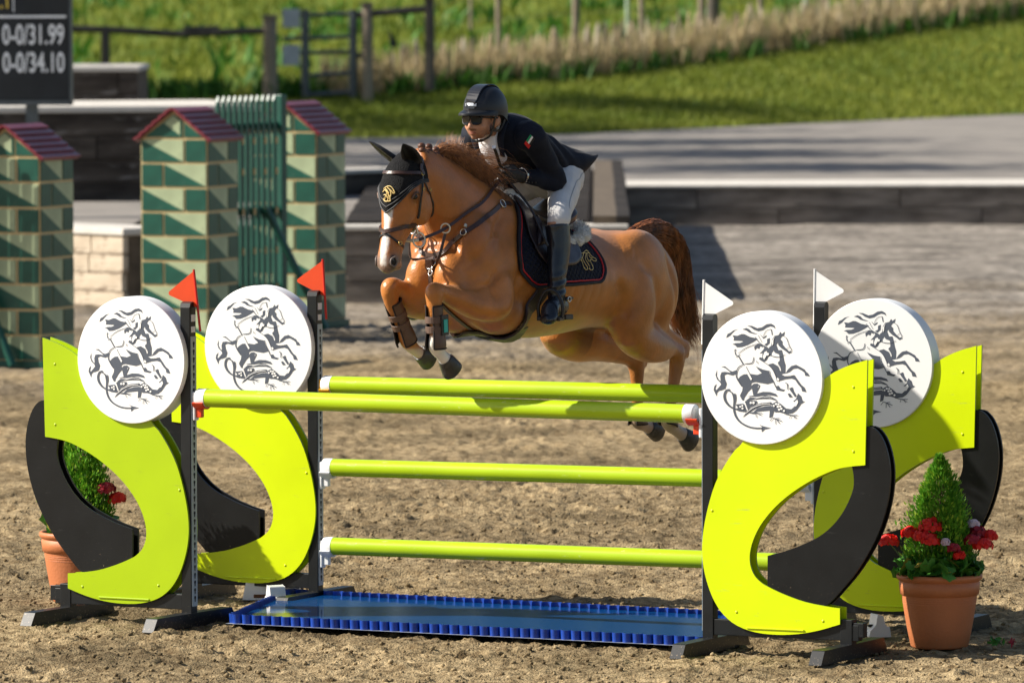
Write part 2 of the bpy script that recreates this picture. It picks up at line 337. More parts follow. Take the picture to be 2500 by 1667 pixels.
# ================================================================== WALLS, FENCES, SCOREBOARD
m_slp = M('tarred_timber', (.014, .012, .011), .85, vs=2.5, col2=(.045, .038, .033), bump=.6, bs=25, spec=.2)
m_tar = MATS['tarred_timber']
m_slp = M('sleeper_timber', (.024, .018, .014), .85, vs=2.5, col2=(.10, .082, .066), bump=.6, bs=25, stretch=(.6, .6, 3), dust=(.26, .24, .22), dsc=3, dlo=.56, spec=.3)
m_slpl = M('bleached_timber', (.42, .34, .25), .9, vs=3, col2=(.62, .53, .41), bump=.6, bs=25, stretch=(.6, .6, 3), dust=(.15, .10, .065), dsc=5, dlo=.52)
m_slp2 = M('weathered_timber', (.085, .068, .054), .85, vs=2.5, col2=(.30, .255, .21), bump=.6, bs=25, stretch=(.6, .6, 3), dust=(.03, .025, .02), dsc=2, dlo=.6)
m_conc = M('concrete_cap', (.50, .47, .42), .9, vs=4, col2=(.64, .60, .54), bump=.3, bs=60)
m_post = M('fence_wood', (.20, .155, .11), .85, vs=6, col2=(.34, .28, .21), bump=.5, bs=40, stretch=(1, 1, .15))
m_postd = M('fence_wood_dark', (.075, .06, .048), .85, vs=6, col2=(.13, .11, .09), bump=.5, bs=40, stretch=(1, 1, .15))
m_galv = M('galvanised_steel', (.10, .115, .125), .5, .5, var=.2)

def wall_run(name, P0, P1, z0, z1, depth, courses, plank, mat, label, cap=True, seed=0, capw=.35, ct=.07):
    """retaining wall of stacked sleepers: P0->P1 along the front; every sleeper its own piece"""
    P0, P1 = np.array(P0[:2]), np.array(P1[:2]); d = P1-P0; ln = np.linalg.norm(d); ang = math.atan2(d[1], d[0])
    root = empty(name, (P0[0], P0[1], z0), ang, label, 'wall')
    rs = random.Random(seed); hh = (z1-z0-(ct if cap else 0))/courses
    core = MB().box(.01, ln-.01, .05, depth, .002, z1-z0-(ct+.005 if cap else .01)); core.build('core', m_earth, root)
    shared = {}
    for c in range(courses):
        x = -rs.random()*plank*.8
        while x < ln:
            a, b = max(x, 0), min(x+plank, ln)
            if b-a > .05:
                key = round(b-a, 2)
                if key not in shared:
                    shared[key] = MB().box(0, b-a-.012, 0, .14, 0, hh-.008, bev=.008).build('sleeper', mat, root); o = shared[key]
                else:
                    o = shared[key].copy(); COL.objects.link(o); o.parent = root
                o.location = (a, -.008-.014*rs.random(), c*hh)
            x += plank
    if cap: MB().box(-.02, ln+.02, -.04, capw, z1-z0-ct, z1-z0, bev=.012).build('coping', m_conc, root)
    return root
# right wall under the yard
wall_run('retaining_wall', at_y(1500, 548, 86.4), (46, 86.4, 0), GZ-.05, RZ+.02, 2.2, 2, 2.6, m_slp2, 'low dark sleeper retaining wall with pale coping below the yard road', seed=3, capw=2.0, ct=.035)
# platform behind the horse: front and end
PZ = .69
pf0 = at_y(700, 740, 67); pf1 = at_y(1530, 740, 67); pe1 = at_y(1515, 560, 87)
wall_run('platform_wall', pf0, pf1, GZ-.05, PZ, .6, 3, 2.4, m_slp2, 'dark stacked sleeper wall behind the horse and green gate', seed=5, capw=.4, ct=.05)
wall_run('platform_end_wall', (pf1[0]+.02, 67.16), (pe1[0], 86.2), GZ-.05, PZ+.09, .35, 3, 2.4, m_tar, 'sleeper end wall of the platform, to the right of the rider', seed=6, cap=False)
pl = MB(); a = (pf0[0]-8, 76), (pf0[0], 67.5), (pf1[0], 67.5), (pe1[0]-.3, 87.5), (pe1[0]-.3, 92), (pf0[0]-8, 97)
pl.add([(x, y, PZ-.035) for x, y in a[:4]]+[(pe1[0]-.3, 93, RZ+.01), (pf0[0]-8, 97, RZ+.01)], [(0, 1, 2, 3, 4, 5)])
tag(pl.build('platform_paving', m_asph), kind='structure')
dk = empty('platform_deck', (pf1[0]-2.2, 67.5, PZ-.03), 0, 'dark timber deck on the platform between the rider and the low right wall', 'deck')
for k in range(25):                      # each deck board its own piece
    y0 = .05+k*.74; xr = 2.2-.37+(pe1[0]-pf1[0])*(y0+.5)/19.5
    o = MB().box(-.6, xr, y0, y0+.725, 0, .06+.01*(k % 3), bev=.01).build('deck_board', m_tar, dk)
s0, s1 = at_y(780, 470, 77), at_y(1330, 470, 80)
wall_run('step_wall', s0, s1, PZ-.06, PZ+.24, .5, 1, 2.4, m_slp, 'single low sleeper step on the platform behind the horse head', seed=8, capw=.3, ct=.05)
# left: bright lower wall, dark upper wall
w0, w1 = at_y(-160, 745, 68.6), at_y(306, 745, 66.4)
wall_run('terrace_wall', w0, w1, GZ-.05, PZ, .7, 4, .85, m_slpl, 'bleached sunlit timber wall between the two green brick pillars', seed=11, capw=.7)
tp = MB(); tp.add([(w0[0]-6, 66.8, PZ-.03), (w1[0]-.02, 67.0, PZ-.03), (w1[0]-.02, 74.9, PZ-.03), (w0[0]-6, 74.9, PZ-.03)], [(0, 1, 2, 3)]); tag(tp.build('terrace_paving', m_asph), kind='structure')
u0, u1 = at_y(-260, 480, 75), at_y(640, 480, 76)
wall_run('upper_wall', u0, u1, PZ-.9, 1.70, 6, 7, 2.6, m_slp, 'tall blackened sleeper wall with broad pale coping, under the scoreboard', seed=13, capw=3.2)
b0, b1 = at_y(100, 225, 90), at_y(338, 225, 90)
wall_run('ramp_block', b0, b1, .6, 1.93, 2.5, 4, 2.2, m_slp, 'farther pale topped sleeper block right of the scoreboard, before the grass', seed=14, capw=2.4)

# scoreboard
m_brd = M('board_black', (.018, .021, .025), .45, var=.3, vs=3, spec=.4)
m_led = M('board_letter', (.82, .84, .86), .6, var=.05)
m_gold = M('board_gold', (.75, .55, .08), .6, var=.05)
SBY = 70.0
sa, sb_, sc_ = at_y(-330, 247, SBY), at_y(170, 247, SBY), at_y(170, -90, SBY)
sbr = empty('scoreboard', (sa[0], SBY, sa[2]), 0, 'black results scoreboard with white times at the top left corner', 'scoreboard')
sw, sh = sb_[0]-sa[0], sc_[2]-sa[2]
bevel(MB().box(0, sw, 0, .25, 0, sh).build('panel', m_brd, sbr), .01)
MB().box(.02, sw+.015, -.02, 0.02, -.05, .0).box(sw, sw+.02, -.02, .27, -.05, sh).build('frame', m_galv, sbr)
for px in (.4, sw-.4): MB().box(px-.06, px+.06, .06, .2, -1.2, -.05).build('leg', m_galv, sbr)
def text(name, s, P, size, mat, parent, sx=1, bold=.0):
    cu = bpy.data.curves.new(name, 'FONT'); cu.body = s; cu.size = size; cu.extrude = .004; cu.offset = bold; cu.align_x = 'RIGHT'
    t = bpy.data.objects.new(name+'_tmp', cu); COL.objects.link(t); dg = bpy.context.evaluated_depsgraph_get(); dg.update()
    me = bpy.data.meshes.new_from_object(t.evaluated_get(dg)); bpy.data.objects.remove(t); me.materials.clear()
    o = link(name, me, parent, mat); o.rotation_euler = (R(90), 0, 0); o.location = P; o.scale = (sx, 1, 1); return o
def sbp(u, v): q = at_y(u, v, SBY-.006); return (q[0]-sa[0], -.008, q[2]-sa[2])
text('result_text', '0-0/31.99', sbp(157, 108), .29, m_led, sbr, .58, .004)
text('result_text', '0-0/34.10', sbp(158, 176), .29, m_led, sbr, .58, .004)
text('rank_text', '1.1', sbp(27, 21), .26, m_gold, sbr, .62, .003)
l0, l1 = sbp(-300, 48), sbp(161, 43)
MB().box(l0[0], l1[0], -.008, .004, l0[2]+.01, l0[2]+.035).build('line', m_led, sbr)
l2 = sbp(33, 30); MB().box(l2[0]-.006, l2[0]+.006, -.008, .004, l2[2], l2[2]+.2).build('line', m_led, sbr)

# paling fence: every stake a piece
pal = empty('paling_fence', tuple(G[13, 40]), 0, 'long chestnut paling fence of pale stakes climbing to the top right', 'fence')
org = Vector(G[13, 40])
HX = ((1, 0), (.5, .9), (-.5, .9), (-1, 0), (-.5, -.9), (.5, -.9))
sv = MB().loft([[(.045*c*k, .022*s*k, z) for c, s in HX] for z, k in ((-.25, 1), (.3, 1), (.8, .95), (.93, .15))], sm=False)
stake_meshes = []
rs = random.Random(4); k = 0
m_pale = [M('paling_%d' % i, c, .9, vs=8, var=.3, bump=.4, bs=40) for i, c in enumerate(((.40, .32, .22), (.52, .45, .35), (.30, .24, .17), (.46, .36, .22)))]
protos = []
for i in range(4):
    o = sv.build('stake', m_pale[i], pal); protos.append(o)
lineP = PB.copy(); uu = np.array(ucol)
pts = []; u = 960.0
while u < 2520:
    j = np.interp(u, uu, np.arange(len(uu))); a = int(j); P = lineP[a]*(1-(j-a))+lineP[a+1]*(j-a); pts.append(P); u += rs.uniform(6, 13)
for i, P in enumerate(pts[:290]):
    o = protos[i] if i < 4 else protos[rs.randrange(4)].copy()
    if i >= 4: COL.objects.link(o); o.parent = pal
    o.location = Vector(P)-org+Vector((0, rs.uniform(-.08, .08), -.06)); o.rotation_euler = (rs.uniform(-.1, .1), rs.uniform(-.16, .16), rs.uniform(0, 3))
    s = rs.uniform(.72, 1.12); o.scale = (s*rs.uniform(.7, 1.1), s, s)
for hz in (.2, .62):
    MB().tube([Vector(P)-org+Vector((0, .05, hz)) for P in pts[::4]], .008, 5).build('wire', m_galv, pal)
# tall posts of the stock fence behind the palings
stf = empty('stock_fence', tuple(G[13, 42]), 0, 'row of tall grey timber posts with wires behind the paling fence', 'fence')
org2 = Vector(G[13, 42])
def rough_post(name, P, base_z, top, r, mat, parent, lean=0, org=Vector((0, 0, 0))):
    pp = [(0, 0, -.3), (0, 0, .0), (lean*.5, 0, top*.5), (lean, 0, top-.02), (lean, 0, top)]
    o = MB().tube(pp, [r*1.05, r*1.03, r, r*.95, r*.6], 10).build(name, mat, parent); o.location = Vector(P)-org; return o
for u, v, y, r, ln in ((1217, 130, 131, .055, 0), (1405, 118, 135, .075, .02), (1568, 105, 138, .06, -.03), (1713, 100, 141, .075, 0), (1740, 95, 150, .15, .06), (1855, 70, 146, .06, .05), (2010, 60, 152, .05, -.05), (1150, 140, 160, .04, 0)):
    rough_post('post', at_y(u, v, y), 0, 2.0, r, m_postd if r > .1 else m_post, stf, ln, org2)
for u, v, y in ((1532, 112, 137), (1967, 75, 149)):
    o = rough_post('marker_post', at_y(u, v, y), 0, 1.7, .04, M('pale_green_post', (.38, .47, .36), .6, var=.1), stf, 0, org2)
for hz in (.7, 1.1):
    MB().tube([Vector(at_y(u, v, y))-org2+Vector((0, 0, hz)) for u, v, y in ((1060, 150, 128), (1405, 118, 135), (1713, 100, 141), (2010, 60, 152))], .006, 5).build('wire', m_galv, stf)
# gateway
gy = 121.0
def px_post(name, u, v0, v1, w, mat, label):
    a, b = at_y(u, v1, gy), at_y(u, v0, gy); o = empty(name, a, 0, label, 'fence post')
    rough_post('shaft', (0, 0, 0), 0, b[2]-a[2], w/2, mat, o); MB().box(-w*.5, w*.5, -w*.5, w*.5, b[2]-a[2]-.06, b[2]-a[2]+.012, bev=.01).build('cap', mat, o); return o
px_post('gate_post', 660, 38, 243, .27, m_post, 'stout timber gate post left of the metal field gate')
px_post('gate_post', 897, 8, 228, .21, m_post, 'timber gate post at the latch side of the metal field gate')
px_post('gate_post', 1049, -5, 180, .19, m_postd, 'dark timber post right of the field gate, end of the short rail')
gt = empty('field_gate', at_y(745, 240, gy), 0, 'open tubular metal field gate with grey notice plates between timber posts', 'gate'); og = Vector(at_y(745, 240, gy))
def gp(u, v, dy=0): return Vector(at_y(u, v, gy+dy))-og
for u in (745, 862): MB().tube([gp(u, 238), gp(u, 24)], .075, 8).build('stile', m_galv, gt)
for v in (40, 96, 132, 185, 232): MB().tube([gp(690 if v < 140 else 745, v), gp(862, v-6)], .036, 8).build('bar', m_galv, gt)
for v0, v1 in ((22, 68), (110, 160)):
    a, b = gp(690, v1), gp(732, v0); MB().box(a.x, b.x, -.05, -.03, a.z, b.z, bev=.004).build('notice_plate', M('plate_grey', (.42, .45, .5), .5), gt)
rl = empty('gate_rail', at_y(895, 30, gy), 0, 'short dark rails joining the two posts right of the gate', 'fence'); ol = Vector(at_y(895, 30, gy))
for v in (30,): MB().tube([Vector(at_y(862, v+8, gy))-ol, Vector(at_y(1047, v-8, gy))-ol], .065, 8).build('rail', m_postd, rl)
MB().tube([Vector(at_y(862, 138, gy))-ol, Vector(at_y(905, 133, gy))-ol], .05, 8).build('rail', m_postd, rl)
# rail fence left of the gate
rf = empty('rail_fence', at_y(258, 225, gy), 0, 'weathered post and rail fence between the scoreboard and the gate', 'fence'); of = Vector(at_y(258, 225, gy))
for pts_ in (((120, 70), (258, 73), (430, 84), (645, 76)),): MB().tube([Vector(at_y(u, v, gy))-of for u, v in pts_], .065, 8).build('rail', m_postd, rf)
MB().tube([Vector(at_y(448, 72, gy))-of, Vector(at_y(535, 70, gy))-of], .05, 8).build('rail', m_postd, rf)
for u, v in ((258, 68), (-60, 68)): rough_post('post', at_y(u, 235, gy), 0, (235-v)/FPX*gy, .085, m_postd, rf, 0, of)
# small dark pennant on the grass by the gate
pn = empty('ground_flag', at_y(958, 150, gy), 0, 'small dark triangular flag on a peg right of the gate', 'flag')
MB().tube([(0, 0, -.15), (-.05, 0, .55)], .012, 6).build('stick', m_galv, pn); MB().prism([(-.05, .55), (.12, .27), (-.03, .25)], -.006, .006, lambda a, b, d: (a, d, b)).build('pennant', m_brd, pn)

# woodland far behind the field, above the picture: it is what the water mirrors
rgw = np.random.default_rng(77); nw = 14000; wx = rgw.uniform(-110, 110, nw); wy = rgw.uniform(265, 300, nw); top_ = 17+9*vnoise(wx*.09, wy*0, 90)+5*vnoise(wx*.3, wy*.1, 91); wz = 3+top_*rgw.random(nw)**.7
d1 = rgw.normal(size=(nw, 3)); d1 /= np.linalg.norm(d1, axis=1)[:, None]; d2 = np.cross(d1, rgw.normal(size=(nw, 3))); d2 /= np.linalg.norm(d2, axis=1)[:, None]; sw_ = .7+.8*rgw.random((nw, 1)); C = np.stack([wx, wy, wz+3], -1)
me = bpy.data.meshes.new('far_wood'); me.from_pydata(np.stack([C-d1*sw_, C+d2*sw_*.7, C+d1*sw_, C-d2*sw_*.7], 1).reshape(-1, 3).tolist(), [], [(4*i, 4*i+1, 4*i+2, 4*i+3) for i in range(nw)])
tag(link('far_wood', me, None, M('wood_leaf', (.04, .075, .015), .8, vs=.1, col2=(.08, .12, .03))), 'far line of dark trees beyond the field', 'woodland', kind='stuff')
# trees left of the picture whose long shadows lie over the yard
m_bark = M('bark', (.09, .07, .05), .9, vs=5, bump=.6, bs=30); m_leaf = M('tree_leaf', (.05, .10, .015), .6, vs=1, col2=(.09, .15, .03), sub=.3)
def off_tree(P, h, seed):
    rs = random.Random(seed); rg = np.random.default_rng(seed)
    t = empty('roadside_tree', P, 0, 'tall leafy tree left of the picture, %s of five along the yard' % ('nearest', 'second', 'third', 'fourth', 'farthest')[seed-50], 'tree', 'trees left of the yard')
    mb = MB(); mb.tube([(0, 0, -.2), (.1, 0, h*.3), (0, .2, h*.65), (.1, .1, h*.95)], [h*.025, h*.02, h*.012, .03], 10)
    tips = []
    for i in range(26):
        z = h*rs.uniform(.28, .9); a = rs.uniform(0, 6.28); l = h*.32*(1.15-z/h)*rs.uniform(.6, 1.2)
        e = (math.cos(a)*l, math.sin(a)*l, z+l*.5); mb.tube([(0, 0, z-.3), (e[0]*.5, e[1]*.5, z+l*.15), e], [h*.007, h*.004, .012], 6); tips += [e, (e[0]*.6, e[1]*.6, z+l*.25)]
    mb.build('trunk', m_bark, t)
    C = np.array(tips)[rg.integers(0, len(tips), 5200)]+rg.normal(size=(5200, 3))*np.array([.75, .75, .6]); n = len(C)
    d1 = rg.normal(size=(n, 3)); d1 /= np.linalg.norm(d1, axis=1)[:, None]; d2 = np.cross(d1, rg.normal(size=(n, 3))); d2 /= np.linalg.norm(d2, axis=1)[:, None]
    s = .10+.09*rg.random((n, 1)); V = np.stack([C-d1*s, C+d2*s*.5, C+d1*s, C-d2*s*.5], 1).reshape(-1, 3)
    me = bpy.data.meshes.new('crown'); me.from_pydata(V.tolist(), [], [(4*i, 4*i+1, 4*i+2, 4*i+3) for i in range(n)]); link('crown', me, t, m_leaf)
for i, (x, y, h) in enumerate(((-12.5, 94, 14), (-14, 101, 15), (-13.5, 108, 14), (-17, 114, 16), (-15.5, 121, 15))): off_tree((x, y, RZ), h, 50+i)
# ================================================================== GREEN BRICK PILLARS AND PICKET GATE (jump fillers stored behind)
m_gd = M('paint_green_dark', (.005, .075, .050), .40, var=.3, vs=5, spec=.5, dust=(.05, .10, .07), dsc=9, dlo=.62)
m_gl = M('paint_green_pale', (.36, .43, .26), .45, var=.14, vs=5, dust=(.20, .20, .12), dsc=9, dlo=.62)
m_tan = M('paint_mortar', (.62, .46, .22), .5, var=.08, vs=5)
m_roof = M('paint_maroon', (.20, .030, .045), .32, var=.2, vs=6)
RH = .208
def brick_mesh(name, w, h, split):
    mb = MB(); t = .008
    if split:
        mb.add([(0, -t, 0), (w, -t, 0), (0, -t, h)], [(0, 1, 2)], 0); mb.add([(w, -t, 0), (w, -t, h), (0, -t, h)], [(0, 1, 2)], 1)
    else: mb.add([(0, -t, 0), (w, -t, 0), (w, -t, h), (0, -t, h)], [(0, 1, 2, 3)], 0)
    mb.add([(0, -t, 0), (w, -t, 0), (w, -t, h), (0, -t, h), (0, 0.004, 0), (w, .004, 0), (w, .004, h), (0, .004, h)], [(0, 4, 5, 1), (3, 2, 6, 7), (0, 3, 7, 4), (1, 5, 6, 2)], 0)
    o = mb.build(name, [m_gd, m_gl]); me = o.data; bpy.data.objects.remove(o); return me
PW = .62; gap = .022
BM = {'long': brick_mesh('brick_long', PW*.66-gap, RH-gap, True), 'short': brick_mesh('brick_short', PW*.34-gap, RH-gap, False)}
def pillar(u, v, Y, yaw, rows, label):
    P = on_z(u, v); k_ = Y/56.3 if Y else 1
    r = empty('brick_pattern_pillar', (P[0], P[1], GZ+.05), yaw, label, 'pillar', 'green brick patterned pillars'); r.scale = (k_,)*3
    h = rows*RH
    MB().box(0, PW, 0, PW, 0, h, bev=.004).prism([(0, h), (PW, h), (PW/2, h+.235)], 0, PW, lambda a, b, d: (a, d, b)).build('body', m_tan, r)
    for face in range(3):
        T = (Matrix.Identity(4), Matrix.Translation((PW, 0, 0))@Matrix.Rotation(R(90), 4, 'Z'), Matrix.Translation((0, PW, 0))@Matrix.Rotation(R(-90), 4, 'Z'))[face]
        for k in range(rows):
            seq = ('short', 'long') if k % 2 == rows % 2 else ('long', 'short'); x = gap/2
            for s in seq:
                o = link('brick', BM[s], r); o.matrix_local = T@Matrix.Translation((x, 0, k*RH+gap/2)); x += BM[s].vertices[1].co.x+gap
    # gable: two pieces
    def g2(a, b, d): return (a, d, b)
    MB().prism([(.04, h+.012), (PW*.63, h+.012), (PW*.63, h+.155), (PW*.5, h+.205)], -.008, .002, g2).build('brick', m_gd, r)
    MB().prism([(PW*.66, h+.012), (PW-.04, h+.012), (PW*.66, h+.14)], -.008, .002, g2).build('brick', m_gd, r)
    MB().prism([(PW*.63-.02, h+.03), (PW*.63-.02, h+.148), (PW*.5, h+.195), (PW*.36, h+.13)], -.011, .0, g2).build('brick', m_gl, r)
    # roof courses: lapped boards running with the ridge
    gh = .255
    ro = MB().prism([(-.03, h-.032), (PW/2, h+gh-.012), (PW+.03, h-.032), (PW+.03, h-.018), (PW/2, h+gh), (-.03, h-.018)], -.035, PW+.035, g2).build('roof', m_roof, r)
    for side in (1, -1):
        E_ = np.array((PW/2+side*(PW/2+.040), h-.022)); Rg = np.array((PW/2-side*.004, h+gh+.004)); sv_ = Rg-E_; L_ = np.linalg.norm(sv_); sv_ = sv_/L_; nv_ = np.array((sv_[1], -sv_[0]))*(1 if side > 0 else -1); n = 6
        for k in range(n):
            a0, a1 = E_+sv_*L_*k/n, E_+sv_*L_*min((k+1.2)/n, 1.0); lo = .026; hi = .008
            MB().prism([tuple(a0+nv_*(lo-.016)), tuple(a0+nv_*lo), tuple(a1+nv_*hi), tuple(a1+nv_*(hi-.016))], -.05-.004*(k % 2), PW+.05, g2).build('roof_board', m_roof, ro)
    MB().box(-.03, PW+.03, -.03, PW+.03, -.06, 0, bev=.004).build('foot_board', m_gd, r)
    return r
pillar(-66, 893, 57.4, R(-22), 8, 'green brick patterned pillar with maroon roof at the left edge, under the scoreboard')
pillar(347, 828, 59.0, R(-22), 8, 'green brick patterned pillar with maroon roof, left of the green picket gate')
pillar(617, 797, 59.2, R(-22), 8, 'green brick patterned pillar with maroon roof, right of the green picket gate')
# picket gate
m_pk = M('paint_green_picket', (.005, .07, .05), .4, var=.15, vs=5)
def picket_gate(u0, v0, Y0, u1, v1, Y1, label, n):
    A_, B_ = on_z(u0, v0), on_z(u1, v1); A_[2] = B_[2] = GZ+.12; d = B_-A_; ln = np.linalg.norm(d[:2]); ang = math.atan2(d[1], d[0])
    g = empty('picket_gate', A_, ang, label, 'gate')
    proto = None; w = ln/n
    for i in range(n):
        if proto is None: o = proto = MB().prism([(0, 0), (w*.50, 0), (w*.50, 1.98), (w*.25, 2.03), (0, 1.98)], -.012, .012, lambda a, b, d: (a, d, b)).build('picket', m_pk, g)
        else: o = proto.copy(); COL.objects.link(o); o.parent = g
        o.location = (i*w, 0, 0)
    for z in (.25, .95, 1.72): MB().box(-.02, ln, .014, .05, z, z+.07, bev=.004).build('rail', m_pk, g)
    db = None
    for i in range(0, n, 2):
        for z in (.28, .62, .98, 1.34, 1.62):
            if db is None: o = db = MB().box(-.012, .012, -.018, .0, -.03, .03, bev=.003).build('stud', m_tan, g)
            else: o = db.copy(); COL.objects.link(o); o.parent = g
            o.location = (i*w+w*.31, -.0125, z)
    MB().tube([(ln*.75, -.03, 1.0), (ln+.1, -.45, -.1)], .035, 8).build('brace', m_pk, g)
    MB().box(ln-.0, ln+.08, -.04, .04, -.12, 2.03, bev=.006).build('gate_stile', m_pk, g)
picket_gate(532, 818, 0, 682, 806, 0, 'dark green picket gate standing between two brick patterned pillars', 11)
picket_gate(-170, 898, 0, -72, 893, 0, 'dark green picket gate left of the leftmost pillar, mostly out of frame', 6)
lb = empty('brace_post', on_z(15, 893), 0, 'dark green sloping brace leaning at the foot of the leftmost pillar', 'brace'); 
MB().box(-.06, .06, -.05, .05, -.02, 1.15, bev=.006, T=Matrix.Rotation(R(-24), 4, 'Y')).build('strut', m_pk, lb); MB().box(-.25, .55, -.09, .09, -.06, .0, bev=.01).build('base', m_pk, lb)
# ================================================================== THE JUMP
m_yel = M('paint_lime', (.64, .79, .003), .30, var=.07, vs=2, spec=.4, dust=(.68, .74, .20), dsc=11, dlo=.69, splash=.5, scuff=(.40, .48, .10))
m_yel2 = M('paint_lime_darker', (.38, .54, .003), .3, var=.05, vs=3, spec=.5, dust=(.52, .62, .12), dsc=11, dlo=.70, splash=.5, scuff=(.25, .32, .06))  # darker, greener lime, used on the front left wing only
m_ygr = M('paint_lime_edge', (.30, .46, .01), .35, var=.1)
m_blk = M('paint_black', (.0055, .006, .0065), .40, var=.3, vs=7, dust=(.16, .16, .15), dsc=85, dlo=.655, spec=.3, bump=.02, bs=60, splash=.9, scuff=(.045, .045, .045))
m_blks = M('steel_black', (.008, .0095, .011), .36, var=.3, vs=9, dust=(.08, .08, .075), dsc=45, dlo=.66, spec=.4, splash=.35)
m_wht = M('paint_white', (.86, .86, .85), .4, var=.03, vs=3)
m_ink = M('emblem_ink', (.080, .095, .125), .45, var=.06)
m_alu = M('keyhole_strip', (.33, .39, .44), .35, .3, var=.1, vs=12)
m_hole = M('hole_dark', (.006, .006, .007), .8)
m_red = M('flag_red', (.80, .075, .012), .45, var=.06, sub=.25); m_redp = M('flag_red_rod', (.55, .015, .008), .35)
m_flw = M('flag_white', (.88, .88, .87), .45, var=.03, sub=.2)
m_cupw = M('plastic_white', (.78, .79, .80), .4, var=.05); m_cupr = M('plastic_red', (.68, .06, .015), .35); m_cupy = M('plastic_amber', (.75, .36, .01), .35)
m_pole = M('pole_lime', (.40, .57, .012), .27, var=.10, vs=5, dust=(.66, .70, .40), dsc=20, dlo=.63, stretch=(.35, 1, 1), spec=.4, scuff=(.62, .68, .30))

CP = [[.854,1.373],[.842,.866],[.764,.857],[.681,.838],[.571,.79],[.459,.723],[.362,.644],[.285,.552],[.242,.462],[.231,.385],[.25,.322],[.29,.281],[.333,.258],[.417,.225],[.528,.193],[.653,.175],[.709,.17],[.709,.093],[.598,.059],[.487,.037],[.375,.029],[.263,.036],[.165,.064],[.094,.112],[.045,.174],[.01,.249],[-.015,.337],[-.024,.426],[-.015,.529],[.011,.644],[.046,.748],[.095,.838],[.152,.917],[.194,.958],[.306,1.124],[.446,1.204],[.606,1.265],[.682,1.311],[.765,1.347]]
BP = [[.84,1.053],[.884,1.045],[.925,1.002],[.955,.928],[.969,.84],[.964,.739],[.942,.638],[.905,.536],[.849,.433],[.787,.342],[.718,.263],[.649,.191],[.621,.178],[.524,.185],[.412,.205],[.322,.24],[.322,.41],[.413,.435],[.51,.471],[.594,.512],[.663,.565],[.718,.63],[.76,.707],[.778,.771],[.774,.834],[.764,.87],[.83,.885]]
def smooth_poly(P, sharp):
    """Catmull-Rom through a closed outline, keeping the listed corners"""
    P = np.array(P); n = len(P); out = []
    idx = sorted(sharp)
    for a, b in zip(idx, idx[1:]+[idx[0]+n]):
        seg = [P[i % n] for i in range(a, b+1)]
        c = cr(seg, 3) if len(seg) > 2 else np.array(seg); out += list(c[:-1])
    return [tuple(q) for q in out]
CPs = smooth_poly(CP, [0, 1, 16, 17, 34]); BPs = smooth_poly(BP, [0, 12, 15, 16, 25, 26])
PWD = .058                              # post thickness

